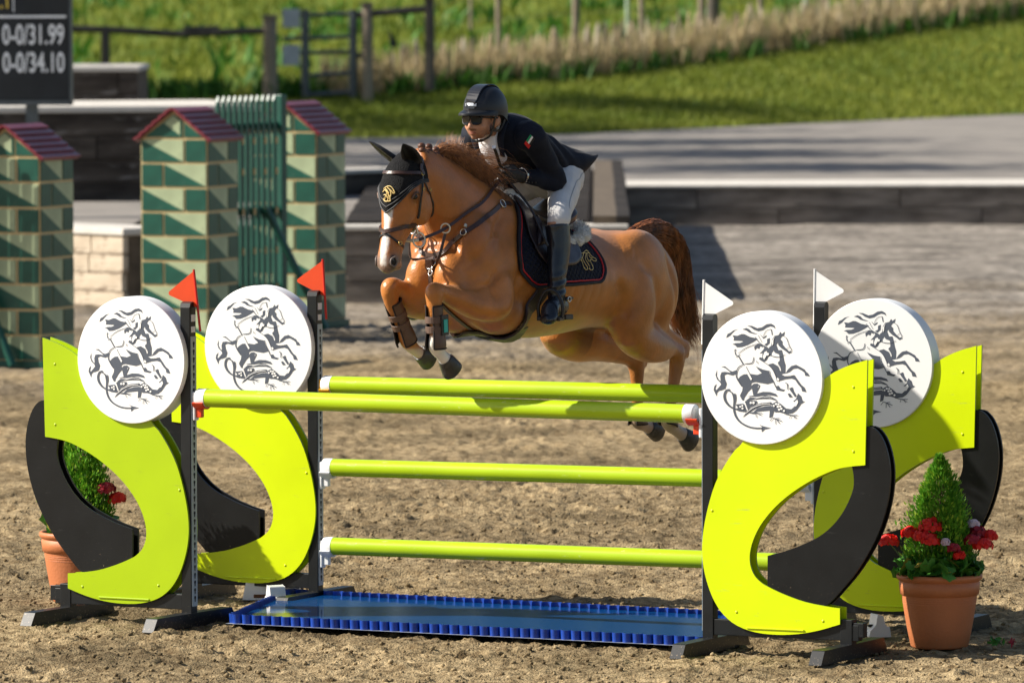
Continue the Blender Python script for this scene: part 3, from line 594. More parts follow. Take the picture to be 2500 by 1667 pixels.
# the emblem, traced as flat shapes: x right, y down on a 1421 x 1568 tracing; dark shapes then white ones
ED = [
 [(370,300),(420,307),(470,286),(500,288),(560,320),(612,332),(645,345),(600,376),(540,410),(470,435),(420,438),(395,412),(368,402),(400,390),(450,388),(487,373),(470,366),(400,362),(380,360),(386,335)],
 [(300,330),(315,285),(345,272),(380,245),(432,232),(397,247),(367,277),(345,304),(320,320)],
 [(478,233),(520,219),(550,232),(580,265),(642,288),(600,286),(550,271),(520,247)],
 [(530,192),(580,195),(640,222),(690,212),(740,178),(790,171),(825,193),(838,232),(815,210),(780,202),(740,217),(700,246),(650,257),(600,237),(570,212)],
 [(745,345),(776,332),(773,392),(740,425),(712,408),(745,388)], [(668,288),(706,328),(742,298),(735,322),(705,342)],
 [(605,430),(650,392),(692,405),(702,440),(670,425),(660,457),(635,445),(612,472)],
 [(690,405),(740,430),(770,455),(803,438),(792,530),(762,540),(742,582),(716,602),(690,592),(658,570),(665,550),(692,556),(696,500),(663,512),(700,470),(716,446)],
 [(870,300),(890,265),(905,290),(938,262),(930,305),(905,318),(888,345),(912,372),(912,405),(950,452),(985,485),(1008,478),(1002,502),(980,513),(950,485),(900,450),(868,415),(862,385),(845,410),(870,480),(880,520),(830,500),(815,470),(800,500),(795,450),(770,470),(765,440),(790,420),(800,350),(825,310)],
 [(865,470),(905,470),(920,530),(930,590),(945,640),(942,735),(905,742),(890,660),(858,612),(882,590),(880,540)],
 [(758,632),(810,619),(862,650),(908,732),(902,772),(870,822),(850,820),(835,760),(815,700),(790,667)],
 [(943,738),(970,690),(1010,650),(1060,637),(1112,665),(1152,690),(1162,710),(1186,730),(1206,766),(1158,761),(1150,727),(1120,702),(1075,677),(1030,682),(990,717)],
 [(905,735),(960,770),(1000,765),(1040,752),(1072,800),(1112,860),(1150,893),(1171,945),(1124,936),(1115,897),(1085,862),(1050,808),(1010,792),(940,800),(890,817),(868,800)],
 [(838,880),(870,873),(890,905),(941,920),(920,937),(848,922)],
 [(623,653),(700,690),(766,705),(772,770),(814,835),(750,854),(680,842),(620,830),(590,835),(573,847),(570,880),(600,850),(640,847),(670,870),(650,920),(630,962),(595,978),(580,900),(540,940),(497,1010),(492,1042),(475,1037),(449,985),(475,930),(480,890),(455,850),(428,800),(450,770),(490,744),(560,738),(640,750),(688,730),(650,690)],
 [(245,655),(290,653),(340,700),(370,711),(417,693),(412,737),(370,756),(310,739),(280,752),(286,800),(306,850),(290,906),(240,927),(225,926),(200,950),(196,992),(163,920),(170,880),(196,849),(181,905),(190,925),(245,860),(235,835),(200,800),(184,750),(200,690),(196,760),(216,800),(240,820),(235,760),(250,719),(290,714),(350,725),(330,706),(290,671)],
 [(657,1313),(700,1330),(788,1353),(720,1366),(688,1397),(684,1362),(690,1340)],
 [(528,996),(590,984),(640,960),(700,942),(780,944),(840,965),(862,997),(820,987),(760,977),(700,982),(640,996)],
 [(508,1047),(560,1005),(640,1010),(720,985),(780,990),(840,1025),(862,1047),(780,1022),(700,1022),(620,1027),(560,1037)],
 [(478,1234),(530,1160),(600,1100),(680,1070),(790,1058),(802,1087),(700,1097),(620,1132),(560,1172)],
 [(598,1167),(640,1130),(720,1105),(792,1098),(792,1152),(740,1157),(680,1162),(640,1167)],
 [(403,1084),(487,1076),(502,1090),(527,1140),(512,1172),(440,1162),(383,1137),(430,1125)],
 [(503,1050),(545,1043),(632,1043),(642,1070),(600,1092),(560,1117),(540,1142),(520,1090)],
 [(798,1080),(850,1048),(900,1083),(950,1130),(1010,1138),(1048,1100),(1068,1060),(1028,1050),(1060,1020),(1080,958),(1112,990),(1127,1043),(1152,1052),(1112,1077),(1090,1112),(1060,1152),(1020,1182),(950,1192),(880,1172),(830,1172),(798,1130)],
 [(985,905),(1021,888),(1032,930),(1062,985),(1047,1002),(1020,960),(1000,932)], [(968,965),(990,958),(1022,1002),(988,1004)],
 [(778,1108),(837,1108),(817,1160),(802,1222),(768,1237),(774,1170)], [(543,1182),(620,1165),(652,1185),(600,1192)],
]
ES = [([(705,327),(715,285),(745,245),(792,234)],5),([(790,234),(802,300)],11),([(615,320),(660,382),(702,412)],7),([(648,300),(690,382)],5),([(435,505),(500,455),(560,425),(642,399)],7),
 ([(395,465),(405,520),(442,541)],9),([(395,466),(406,464)],22),([(408,548),(452,518)],10),([(435,537),(490,636)],15),([(500,625),(582,614),(602,550)],10),([(925,310),(960,345),(985,420),(1011,465)],6),([(950,465),(986,434)],6),([(1010,460),(1002,500)],9),
 ([(778,528),(830,545),(890,545),(942,519)],7),([(660,570),(760,640),(812,700),(862,820)],7),([(768,702),(780,760),(810,820),(842,892)],9),([(495,630),(440,660),(415,710),(412,770),(440,830),(475,885)],11),
 ([(340,915),(300,930),(281,980),(291,1040),(331,1097),(385,1133)],24),([(328,928),(368,958),(385,1030),(381,1110)],14),([(396,960),(400,1020),(386,1090),(387,1160),(411,1230),(461,1290),(541,1335),(621,1352),(692,1352)],19),
 ([(945,838),(966,860),(966,916)],10),([(800,1237),(840,1246),(907,1276)],9),([(830,1246),(882,1238)],8),([(838,1248),(836,1306)],9),([(850,1254),(881,1300)],9),([(802,1240),(778,1272)],9),([(620,1180),(692,1184)],8),([(640,1190),(686,1206)],8),([(622,1188),(630,1232)],9),
 ([(930,1188),(1010,1205),(1077,1206)],9),([(1008,1205),(1071,1238)],8),([(1002,1208),(990,1242)],8),([(1038,1213),(1050,1246)],8),([(632,590),(642,618)],9)]
EW = [[(482,650),(510,644),(585,800),(570,810)],[(700,547),(720,490),(745,480),(750,510),(735,545),(715,577)],[(802,420),(800,365),(832,312),(817,352),(814,402)],[(850,800),(868,822),(880,800),(860,780)],[(905,745),(960,738),(1022,745),(1010,760),(940,765)],[(1050,1050),(1075,1030),(1085,1060),(1065,1100),(1050,1110)]]
EWS = [([(495,1043),(532,1148)],15),([(520,1182),(600,1117),(700,1082),(782,1076)],7),([(610,1020),(700,1000),(800,1008)],5),([(845,612),(880,660),(893,705)],9),([(655,872),(650,895)],6)]
EWD = [(752,515,17),(455,1110,11),(478,1100,11),(480,1129,12),(570,1066,13),(600,1066,14),(845,1080,13),(871,1082,12),(890,1106,13),(864,1110,13),(902,1133,13),(878,1142,13),(930,1157,12),(820,1100,12)]
def emblem(mbk, Rr, fn):
    def tp(p):
        x = (p[0]-685)/660*Rr; z = (785-(p[1]-.030*(p[0]-685)))/755*Rr; return x, z
    k = 0
    def stroke(pts, w, mi):
        nonlocal k
        c = cr(pts, 5) if len(pts) > 2 else np.array(pts, float)
        T = np.gradient(c, axis=0); T /= np.linalg.norm(T, axis=1)[:, None]+1e-9; N = np.stack([-T[:, 1], T[:, 0]], -1)
        n = len(c); tw = np.array([w*.5*(.45+.55*math.sin(math.pi*min(1, max(0, .15+.7*i/(n-1))))) for i in range(n)])[:, None]
        a, b = c+N*tw, c-N*tw; v = []
        for p in list(a)+list(b): x, z = tp(p); v.append(fn(x, z, .0008+k*.00004))
        mbk.add(v, [(i, i+1, i+1+n, i+n) for i in range(n-1)], mi); k += 1
    for P in ED:
        mbk.flat([tp(q) for q in P], fn, .0008+k*.00004, 0); k += 1
    for P, w in ES: stroke(P, w, 0)
    for P in EW: mbk.flat([tp(q) for q in P], fn, .0008+k*.00004, 1); k += 1
    for P, w in EWS: stroke(P, w, 1)
    for x, y, r in EWD: mbk.flat([tp((x+r*math.cos(t), y+r*math.sin(t))) for t in np.linspace(0, 6.283, 9)[:-1]], fn, .0008+k*.00004, 1); k += 1

FOOTP = [(-.40, -.01), (-.355, .060), (.355, .060), (.40, -.01)]
def wing(e, g, yaw, sgn, label, dark=False, disc_dx=0):
    """sgn=+1: wing reaches to the right of the post, -1: to the left"""
    P = J(e, g, 0)
    r = empty('jump_wing', (P[0], P[1], GZ), -yaw, label, 'jump wing', 'four lime green jump wings')
    z0 = -GZ; fx = lambda a, b, d: (sgn*a, d, b+z0)
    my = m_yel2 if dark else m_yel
    h = PWD/2
    po = MB().box(-h, h, -h, h, z0-.012, z0+1.55, bev=.003)
    po.prism([(-h, 1.549), (h, 1.549), (h*.8, 1.568), (0, 1.576), (-h*.8, 1.568)], -h, h, lambda a, b, d: (d, a, b+z0)); post = po.build('post', m_blks, r)
    # keyhole strip on the inner side
    st = MB(); xi = -sgn*h
    st.box(min(xi, xi-sgn*.004), max(xi, xi-sgn*.004), -.024, .024, z0+.03, z0+1.40)
    strip = st.build('keyhole_strip', m_alu, r)
    hl = MB(); n = 34
    for i in range(n):
        z = z0+.075+i*(1.29/(n-1)); x = xi-sgn*.0046
        K = [(.009*math.cos(t), .009*math.sin(t)) for t in np.linspace(-.9, math.pi+.9, 9)]+[(-.004, -.022), (.004, -.022)]
        hl.flat(K, lambda a, b, d: (x, a, z+b), 0)
    hl.build('keyholes', m_hole, strip)['kind'] = 'stuff'
    # label plates at the head of the post
    MB().box(min(xi, xi-sgn*.003), max(xi, xi-sgn*.003), -.018, .022, z0+1.475, z0+1.51).build('label_plate', m_cupw, r)
    MB().box(min(xi, xi-sgn*.003), max(xi, xi-sgn*.003), -.018, .018, z0+1.42, z0+1.45).build('label_plate', m_cupw, r)
    # panels: front and back sheets
    for d0, d1, nm in ((-h-.014, -h-.001, 'front'), (h+.001, h+.014, 'back')):
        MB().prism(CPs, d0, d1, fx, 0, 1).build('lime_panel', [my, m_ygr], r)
        bo = -.012 if nm == 'front' else .012
        off = .010 if nm == 'front' else -.010
        MB().prism(BPs, d0+off, d1+off, fx, 0).build('black_panel', m_blk, r)
    # ledge on the lower lip, bolts
    MB().box(*sorted((sgn*.215, sgn*.52)), -h-.020, -h-.0135, z0+.052, z0+.060, bev=.002).build('ledge', my, r)
    bl = [(.78, 1.24), (.78, .93), (.16, .13), (.62, .105), (.03, .62)]
    pb = None
    for bx, bz in bl:
        if pb is None:
            mb = MB(); lathe(mb, [(.0075, 0), (.006, .002), (.002, .003)], 10, Matrix.Rotation(R(90), 4, 'X')); o = pb = mb.build('bolt', my, r)
        else: o = pb.copy(); COL.objects.link(o); o.parent = r
        o.location = (sgn*bx, -h-.014, bz+z0)
    # drum with the emblem
    dx = sgn*(.305+disc_dx); RD = .323; D0, D1 = -h-.034, h+.010; n = 72
    dm = MB(); rings = []
    for rr, dd in ((RD-.003, D0), (RD, D0+.003), (RD, D1-.003), (RD-.003, D1)):
        rings.append([(dx+rr*math.cos(2*math.pi*j/n), dd, z0+1.274+rr*math.sin(2*math.pi*j/n)) for j in range(n)])
    dm.loft(rings[:2], 0, False, True); dm.loft(rings[1:3], 0, False, True); dm.loft(rings[2:], 0, False, True)
    for q_ in (rings[0], rings[-1]): dm.add(q_, [tuple(range(n))], 0, False)
    drum = dm.build('drum', m_wht, r)
    em = MB(); emblem(em, RD, lambda a, b, d: (dx+a, D0-d, z0+1.274+b)); em.build('emblem', [m_ink, m_wht], drum)
    # base: beam, outer leg, two cross feet
    MB().box(*sorted((sgn*h, sgn*.80)), -h+.004, h-.004, z0+.012, z0+.090, bev=.003).build('beam', m_blks, r)
    ol = sgn*.735
    MB().box(ol-.032, ol+.032, -h, h, z0-.012, z0+.115, bev=.003).build('outer_leg', m_blks, r)
    MB().box(ol+sgn*.034, ol+sgn*.09, -h+.005, h-.005, z0+.03, z0+.10, bev=.003).build('end_block', m_blks, r)
    for fx_ in (0, ol):
        w = .033; bevel(MB().prism(FOOTP, -w, w, lambda a, b, d: (fx_+d, a, b-.002)).build('foot', m_blks, r), .004)
    return r
h_ = PWD/2
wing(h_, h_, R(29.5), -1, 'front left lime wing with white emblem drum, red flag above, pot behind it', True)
wing(h_+.015, JS+h_, R(27.3), -1, 'rear left lime wing, emblem drum half behind the front pole, partly shaded')
wing(JL+h_, h_, R(26.6), 1, 'front right lime wing with white emblem drum, nearest the camera')
wing(JL+h_, JS+h_, R(25.3), 1, 'rear right lime wing with emblem drum, beside the flower pot')

# marker flags standing in the post heads
def flag(P, lean, sgn, mat, rod, label, yaw):
    r = empty('marker_flag', P, -yaw, label, 'flag', 'flags on the wings')
    T = Matrix.Rotation(lean, 4, 'Y')
    MB().tube([T@Vector((0, 0, -.06)), T@Vector((0, 0, .255))], .0065, 8).build('rod', rod, r)
    pts = [(.0, .245), (.0, .06)]; tipx, tipz = .158, .148
    for a in np.linspace(-1.2, 1.2, 6): pts.append((tipx-.012+.012*math.cos(a), tipz+.012*math.sin(a)))
    MB().prism([(sgn*a, b) for a, b in pts], -.0018, .0018, lambda a, b, d: T@Vector((a+sgn*.004, d+.004*math.sin(a*25), b))).build('pennant', mat, r)
    return r
fz = 1.505
flag(J(.058+h_, .04, fz-.02), R(-6.5), -1, m_red, m_redp, 'red triangular flag on the front left wing', PHI)
flag(J(.075+h_, JS+.04, fz-.02), R(-3.5), -1, m_red, m_redp, 'red triangular flag on the rear left wing', PHI)
flag(J(JL-.012, .035, fz-.02), R(1.5), 1, m_flw, m_flw, 'white triangular flag on the front right wing', PHI)
flag(J(JL-.012, JS+.035, fz-.02), R(.8), 1, m_flw, m_flw, 'white triangular flag on the rear right wing', PHI)

# poles with end caps
PR = .046
def pole(g, z, label, z2=None, e0=.085, e1=JL-.045):
    a, b = J(e0, g, z), J(e1, g, z if z2 is None else z2); d = b-a; ln = np.linalg.norm(d)
    r = empty('jump_pole', a, 0, label, 'pole', 'lime green jump poles'); r.rotation_euler = (0, -math.asin(d[2]/ln), math.atan2(d[1], d[0]))
    TX = Matrix.Rotation(R(90), 4, 'Y')
    mb = MB(); lathe(mb, [(PR, .055), (PR, ln*.25), (PR, ln*.5), (PR, ln*.75), (PR, ln-.055)], 28, TX, cap=False); mb.build('shaft', m_pole, r)
    for s in (0, 1):
        mb = MB(); q = [(PR*.55, .0), (PR*.97, .002), (PR+.0015, .006), (PR+.0015, .056)]
        lathe(mb, [(a, b if s == 0 else ln-b) for a, b in q], 28, TX); mb.build('end_cap', m_cupw, r)
    return r
yf = h_
pole(yf, 1.0895, 'front lime pole across the top of the jump, below the horse', 1.085)
pole(JS+yf, 1.083, 'rear top lime pole just behind the front one', 1.093, .098)
pole(JS+yf, .650, 'rear middle lime pole at half height', .668, .098)
pole(JS+yf, .238, 'lowest rear lime pole above the blue water tray', .252, .098)
def cup(e, g, z, sgn, body, lip, label):
    P = J(e, g, z); r = empty('pole_cup', P, -PHI, label, 'pole cup')
    bevel(MB().box(*sorted((0, sgn*.016)), -.022, .022, -.115, .03).build('back_plate', body, r), .005)
    n = 12; mb = MB(); A_ = [R(205)+R(130)*i/n for i in range(n+1)]; o_, i_ = PR+.012, PR+.003
    poly = [(o_*math.cos(t), o_*math.sin(t)) for t in A_]+[(i_*math.cos(t), i_*math.sin(t)) for t in reversed(A_)]
    mb.prism(poly, *sorted((sgn*.015, sgn*.075)), lambda a, b, d: (d, a, b)); mb.build('cup_lip', lip, r)
    bevel(MB().box(*sorted((sgn*.016, sgn*.05)), -.014, .014, -.10, -.055).build('catch', lip, r), .004); return r
xs = h_+h_+.005
cup(xs, yf, 1.0895, 1, m_cupw, m_cupr, 'white and red cup holding the left end of the front pole')
cup(JL-.006, yf, 1.085, -1, m_cupw, m_cupr, 'white and red cup holding the right end of the front pole')
cup(xs+.015, JS+yf, 1.083, 1, m_cupy, m_cupy, 'amber cup under the left end of the rear top pole')
cup(xs+.015, JS+yf, .65, 1, m_cupw, m_cupw, 'white cup under the left end of the rear middle pole')
cup(xs+.015, JS+yf, .238, 1, m_cupw, m_cupw, 'white cup under the left end of the lowest pole')
for z, nm in ((1.093, 'rear top'), (.668, 'rear middle'), (.252, 'lowest')): cup(JL-.006, JS+yf, z, -1, m_cupw, m_cupw, 'white cup under the right end of the %s pole' % nm)

# water tray
m_tray = M('tray_blue', (.007, .045, .29), .35, var=.25, vs=8, dust=(.16, .17, .22), dsc=30, dlo=.66, spec=.5)
m_tin = M('tray_liner', (.010, .11, .42), .4, var=.3, vs=3, dust=(.12, .10, .07), dsc=6, dlo=.55)
tc_ = [on_z(u, v, GZ+.012) for u, v in ((566, 1522), (704, 1460), (1722, 1507), (1800, 1580))]
nl, fl_ = tc_[0], tc_[1]
dE = JE; wlen = 3.02
c_nl = np.array(nl); c_fl = np.array(fl_); 
near_dir = np.array(on_z(1690, 1577, GZ+.012))-c_nl; near_dir /= np.linalg.norm(near_dir)
far_dir = np.array(on_z(1700, 1511, GZ+.012))-c_fl; far_dir /= np.linalg.norm(far_dir)
c_nr = c_nl+near_dir*2.66; c_fr = c_fl+far_dir*2.62
tr = empty('water_tray', tuple(c_nl), 0, 'shallow blue water tray with corrugated rim on the sand under the jump', 'water tray'); O_ = c_nl
loc = lambda p: Vector(p)-Vector(O_)
mb = MB(); mb.add([loc(c_nl), loc(c_nr), loc(c_fr), loc(c_fl)], [(0, 1, 2, 3)]); mb.build('liner', m_tin, tr)
def rim(A0, A1, name):
    d = A1-A0; ln = np.linalg.norm(d); d = d/ln; nrm = np.array([d[1], -d[0], 0]); k = int(ln/.056); per = ln/k
    pts_ = []
    for i in range(k):
        for s in range(10):
            t = s/10; a = (i+t)*per; sc = abs(math.sin(math.pi*t))**.5; pts_.append(A0+d*a+nrm*(.034*sc-.017))
    pts_.append(A1-nrm*.012)
    n = len(pts_); hgt = .050; v = []
    for off in (0, -.004):
        v += [tuple(loc(p+nrm*off)) for p in pts_]; v += [tuple(loc(p+nrm*(off+.004)+np.array([0, 0, hgt]))) for p in pts_]
    f = [(i, i+1, i+1+n, i+n) for i in range(n-1)]+[(i+3*n, i+1+3*n, i+1+2*n, i+2*n) for i in range(n-1)]+[(i+n, i+1+n, i+1+3*n, i+3*n) for i in range(n-1)]
    MB().add(v, f, 0, False).build(name, m_tray, tr)
fg = MB(); NV = np.array([near_dir[1], -near_dir[0], 0])*.035; fg.add([loc(p+np.array([0,0,.004])) for p in (c_nl-near_dir*.02+NV, c_nr+near_dir*.02+NV, c_nr+near_dir*.02-NV*.2, c_nl-near_dir*.02-NV*.2)], [(0,1,2,3)]); fg.build('flange', M('tray_flange', (.22,.25,.30), .6, var=.3, vs=20), tr)
rim(c_nl, c_nr, 'rim'); rim(c_nr, c_fr, 'rim'); rim(c_fr, c_fl, 'rim'); rim(c_fl, c_nl, 'rim')
wm = bpy.data.materials.new('tray_water'); wm.use_nodes = True; wb = wm.node_tree.nodes['Principled BSDF']
wb.inputs['Base Color'].default_value = (.004, .055, .19, 1); wb.inputs['IOR'].default_value = 1.25; wb.inputs['Roughness'].default_value = .08; wb.inputs['Specular IOR Level'].default_value = .3; wb.inputs['Alpha'].default_value = 1
wn = nz(wm.node_tree, 'ShaderNodeTexNoise'); wn.inputs['Scale'].default_value = 5; wp = nz(wm.node_tree, 'ShaderNodeBump'); wp.inputs['Strength'].default_value = .04; wm.node_tree.links.new(wn.outputs[0], wp.inputs['Height']); wm.node_tree.links.new(wp.outputs[0], wb.inputs['Normal'])
mb = MB(); q = [c_nl+far_dir*.03+np.array([0, 0, .022])]; mb.add([loc(np.array(p)+np.array([0, 0, .028])) for p in (c_nl, c_nr, c_fr, c_fl)], [(0, 1, 2, 3)]); mb.build('water', wm, tr)

# spare white cups and a white foot block on the sand
def spare_cup(P, rz, label):
    r = empty('spare_pole_cup', P, rz, label, 'pole cup')
    bevel(MB().prism([(-.06, 0), (.06, 0), (.052, .05), (.03, .058), (.018, .105), (-.012, .115), (-.022, .06), (-.05, .035)], -.045, .045, lambda a, b, d: (a, d, b)).build('cup_body', m_cupw, r), .008)
    MB().box(-.045, -.02, -.012, .012, .05, .062, bev=.002).build('catch', m_blks, r)
P = on_z(2140, 1553); spare_cup((P[0], P[1], GZ+.0), R(20), 'white plastic pole cup lying on the sand left of the terracotta pot')
P = on_z(673, 1480); spare_cup((P[0], P[1], GZ+.0), R(-60), 'white plastic pole cup standing at the left corner of the water tray')
P = on_z(668, 1462); fb = empty('foot_block', (P[0], P[1], GZ), R(-4), 'white plastic foot block with half round notch below the rear left wing', 'block')
arc = [(.02+.022*math.cos(t), .125-.0+.03*math.sin(t)) for t in np.linspace(2*math.pi, math.pi, 8)]
bevel(MB().prism([(-.16, 0), (.14, 0), (.14, .118)]+arc+[(-.135, .125)], -.05, .05, lambda a, b, d: (a, d, b)).build('block_body', m_cupw, fb), .006)
MB().box(-.10, .02, -.054, -.045, .012, .03, bev=.002).build('slot', M('rust', (.14, .06, .025), .8), fb)
# ================================================================== POTS OF FLOWERS WITH A SMALL CONIFER
m_terra = M('terracotta', (.50, .165, .060), .55, var=.12, vs=3, bump=.12, bs=60, dust=(.30, .20, .12), dsc=40, dlo=.66, splash=.25)
m_soil = M('potting_soil', (.03, .02, .014), .95)
m_con = M('conifer_spray', (.055, .21, .012), .55, vs=12, col2=(.17, .42, .028), spec=.3, sub=.25)
m_con2 = M('conifer_tips', (.20, .40, .02), .55, vs=12, col2=(.36, .52, .05), spec=.3, sub=.3)
m_twig = M('twig', (.11, .065, .035), .8)
m_gleaf = M('geranium_leaf', (.035, .16, .020), .5, vs=25, col2=(.10, .30, .04), spec=.35, sub=.15)
m_yleaf = M('yellow_leaf', (.35, .36, .04), .5, vs=25, col2=(.45, .30, .05), sub=.2)
m_pet = M('petal_red', (.72, .008, .010), .5, vs=30, col2=(.88, .030, .012), sub=.25)
m_pet2 = M('petal_crimson', (.28, .004, .020), .5, vs=30, col2=(.45, .012, .03), sub=.2)
m_petw = M('petal_pale', (.75, .60, .66), .5, sub=.2)
def pot(P, s, label, seed, tall, heads):
    rg = np.random.default_rng(seed); r = empty('flower_pot', P, 0, label, 'flower pot', 'terracotta pots beside the jump'); r.scale = (s, s, s)
    mb = MB(); lathe(mb, [(.02,.0),(.138,.0),(.146,.01),(.165,.10),(.182,.20),(.190,.262),(.1905,.268),(.199,.270),(.203,.30),(.205,.330),(.198,.334),(.204,.338),(.216,.350),(.218,.362),(.212,.372),(.200,.372),(.192,.362),(.188,.33),(.186,.31)], 56, cap=True); mb.build('pot', m_terra, r)
    for z in (.238, .247, .225): 
        mb = MB(); rr = np.interp(z, [.20,.262], [.182,.190])+.0008; lathe(mb, [(rr-.001, z-.0015), (rr+.0012, z), (rr-.001, z+.0015)], 48, cap=False); mb.build('groove', m_terra, r)
    mb = MB(); lathe(mb, [(.001,.335),(.10,.338),(.187,.325)], 24, cap=False); mb.build('soil', m_soil, r)
    # conifer: upright flat sprays in a full cone
    H = tall; n = 14000; t = rg.random(n)**.85; ang = rg.random(n)*2*math.pi
    prof = np.interp(t, [0,.08,.25,.45,.65,.82,.93,1], [.06,.125,.165,.155,.118,.070,.032,.006]); lob = 1+.16*np.sin(3*ang+t*5+seed)+.12*np.sin(5*ang-t*13)+.10*np.sin(9*ang+t*31)+.10*rg.normal(size=n)*(t > .1)
    q = np.sqrt(.25+.75*rg.random(n)); rad_ = prof*lob*q
    C = np.stack([rad_*np.cos(ang), rad_*np.sin(ang), .345+t*H], -1)
    who = rg.random(n)                   # side leaders make the outline uneven
    for lo_, hi_, ox, oy, hs, rs_ in ((.55,.66,-.075,-.03,.70,.55),(.66,.76,.07,.02,.76,.5),(.76,.86,.03,-.08,.62,.6),(.86,.93,-.04,.06,.84,.4),(.93,1,.10,-.03,.50,.5)):
        k_ = (who >= lo_)*(who < hi_); C[k_] = np.stack([ox+rad_[k_]*rs_*np.cos(ang[k_]), oy+rad_[k_]*rs_*np.sin(ang[k_]), .345+t[k_]*H*hs], -1)
    up = np.stack([np.cos(ang)*.55, np.sin(ang)*.55, np.ones(n)*.95], -1)+rg.normal(size=(n, 3))*.22; up /= np.linalg.norm(up, axis=1)[:, None]
    sd = np.cross(up, rg.normal(size=(n, 3))); sd /= np.linalg.norm(sd, axis=1)[:, None]; ln = (.010+.016*rg.random(n)**1.5)[:, None]; w = ln*.13
    V = np.stack([C-up*ln*.3, C+sd*w*1.6+up*ln*.35, C+up*ln*1.1, C-sd*w*1.6+up*ln*.35, C+sd*w*3.2+up*ln*.75, C-sd*w*3.2+up*ln*.8], 1)
    F = []
    for i in range(n): k = 6*i; F += [(k, k+1, k+2), (k, k+2, k+3), (k+1, k+4, k), (k+3, k, k+5)]
    out = (q > .88)*(rg.random(n) < .4)
    me = bpy.data.meshes.new('conifer'); me.from_pydata(V.reshape(-1, 3).tolist(), [], F); me.materials.append(m_con); me.materials.append(m_con2)
    me.polygons.foreach_set('material_index', np.repeat(out.astype(int), 4)); link('conifer', me, r)['kind'] = 'stuff'
    mb = MB(); mb.tube([(0,0,.30),(.005,0,.34+H*.4),(0,0,.34+H*.95)], [.012,.008,.002], 8)
    for i in range(60):
        a = rg.random()*6.28; z = .36+H*.75*rg.random(); l = np.interp((z-.345)/H, [0,.3,1], [.12,.13,.01]); mb.tube([(0,0,z),(l*.5*math.cos(a),l*.5*math.sin(a),z+.03),(l*.9*math.cos(a),l*.9*math.sin(a),z+.08)], [.004,.003,.001], 5)
    mb.build('conifer_stem', m_twig, r)
    # leaves
    lp = None
    for i in range(170):
        a = rg.random()*6.28; rr = .10+(.13 if seed == 3 else .07)*rg.random(); z = .355+.15*rg.random()*(1.25-rr/.25)+.015; sc = .022+.018*rg.random()
        if lp is None:
            mb = MB(); k = 13; ring = [(math.cos(2*math.pi*j/k)*(1+.10*(-1)**j)*(1 if j else .25), math.sin(2*math.pi*j/k)*(1+.10*(-1)**j), .18*abs(math.cos(2*math.pi*j/k))+.1*math.sin(4*math.pi*j/k)) for j in range(k)]
            mb.add(ring+[(-.05,0,-.08)], [(j, (j+1) % k, k) for j in range(k)], 0, True); lp = mb.build('leaf', m_gleaf, r); o = lp
        else:
            o = lp.copy(); COL.objects.link(o); o.parent = r
            if i % 14 == 3: o.data = lp.data.copy(); o.data.materials[0] = m_yleaf
        o.location = (rr*math.cos(a), rr*math.sin(a), z); o.scale = (sc*1.25, sc*1.25, sc*1.25); o.rotation_euler = (rg.normal()*.5+.45*math.sin(a)*-1, rg.normal()*.5+.5*math.cos(a), rg.random()*6.28)
    # flower heads on stalks
    pmesh = {}
    for (a, rr, z, R0, mt) in heads:
        c = np.array((rr*math.cos(a), rr*math.sin(a), z)); mb = MB(); b0 = np.array((rr*.55*math.cos(a), rr*.55*math.sin(a), .35)); mb.tube(cr([b0, (b0+c)/2+np.array((0,0,.02)), c], 4), .003, 5); st = mb.build('stalk', M('stalk', (.10,.17,.05), .6), r)
        mb = MB(); R0 = R0*1.4; npet = 80
        for i in range(npet):
            d = rg.normal(size=3); d /= np.linalg.norm(d); d[2] = abs(d[2])*.9-.15; p = c+d*R0*(.75+.3*rg.random()); u = np.cross(d, rg.normal(size=3)); u /= np.linalg.norm(u); v = np.cross(d, u); s_ = .012+.007*rg.random()
            mb.add([p-u*s_, p-u*s_*.5+v*s_*.8+d*.003, p+u*s_*.5+v*s_*.9+d*.004, p+u*s_, p+u*s_*.4-v*s_*.9+d*.004, p-u*s_*.5-v*s_*.8], [(0,1,2,3,4,5)])
        mb.build('flower_head', mt, r)
    return r
CD = lambda dx, dy: (math.atan2(dy, dx), math.hypot(dx, dy))
def hd(dx, dy, z, R0, mt): a, rr = CD(dx, dy); return (a, rr, z, R0, mt)
P = on_z(2298, 1583); P[1] += .14
HS = [hd(-.09,-.12,.565,.038,m_pet),(*CD(-.05,-.10),.615,.046,m_pet),(*CD(-.055,-.15),.55,.034,m_pet),(*CD(-.15,-.06),.58,.032,m_pet),(*CD(-.26,-.05),.535,.036,m_pet),(*CD(.06,-.16),.51,.024,m_pet2),(*CD(.16,-.10),.545,.03,m_pet2),(*CD(.19,-.02),.58,.03,m_pet2),(*CD(.21,-.10),.52,.036,m_pet),(*CD(.25,-.02),.56,.03,m_pet),(*CD(.17,.0),.62,.02,m_petw),(*CD(.02,-.17),.545,.012,m_petw),(*CD(.09,-.17),.475,.02,m_pet)]
pot((P[0], P[1], GZ-.005), .97, 'terracotta pot with red geraniums and a small conifer at the right wing', 3, .62, HS)
P = on_z(193, 1472); P[1] += .14
HS2 = [(*CD(.14,-.10),.60,.036,m_pet2),(*CD(.20,-.06),.545,.034,m_pet),(*CD(.02,-.15),.47,.03,m_pet)]
pot((P[0], P[1], GZ-.005), 1.0, 'terracotta pot with conifer seen through the front left wing', 8, .66, HS2)
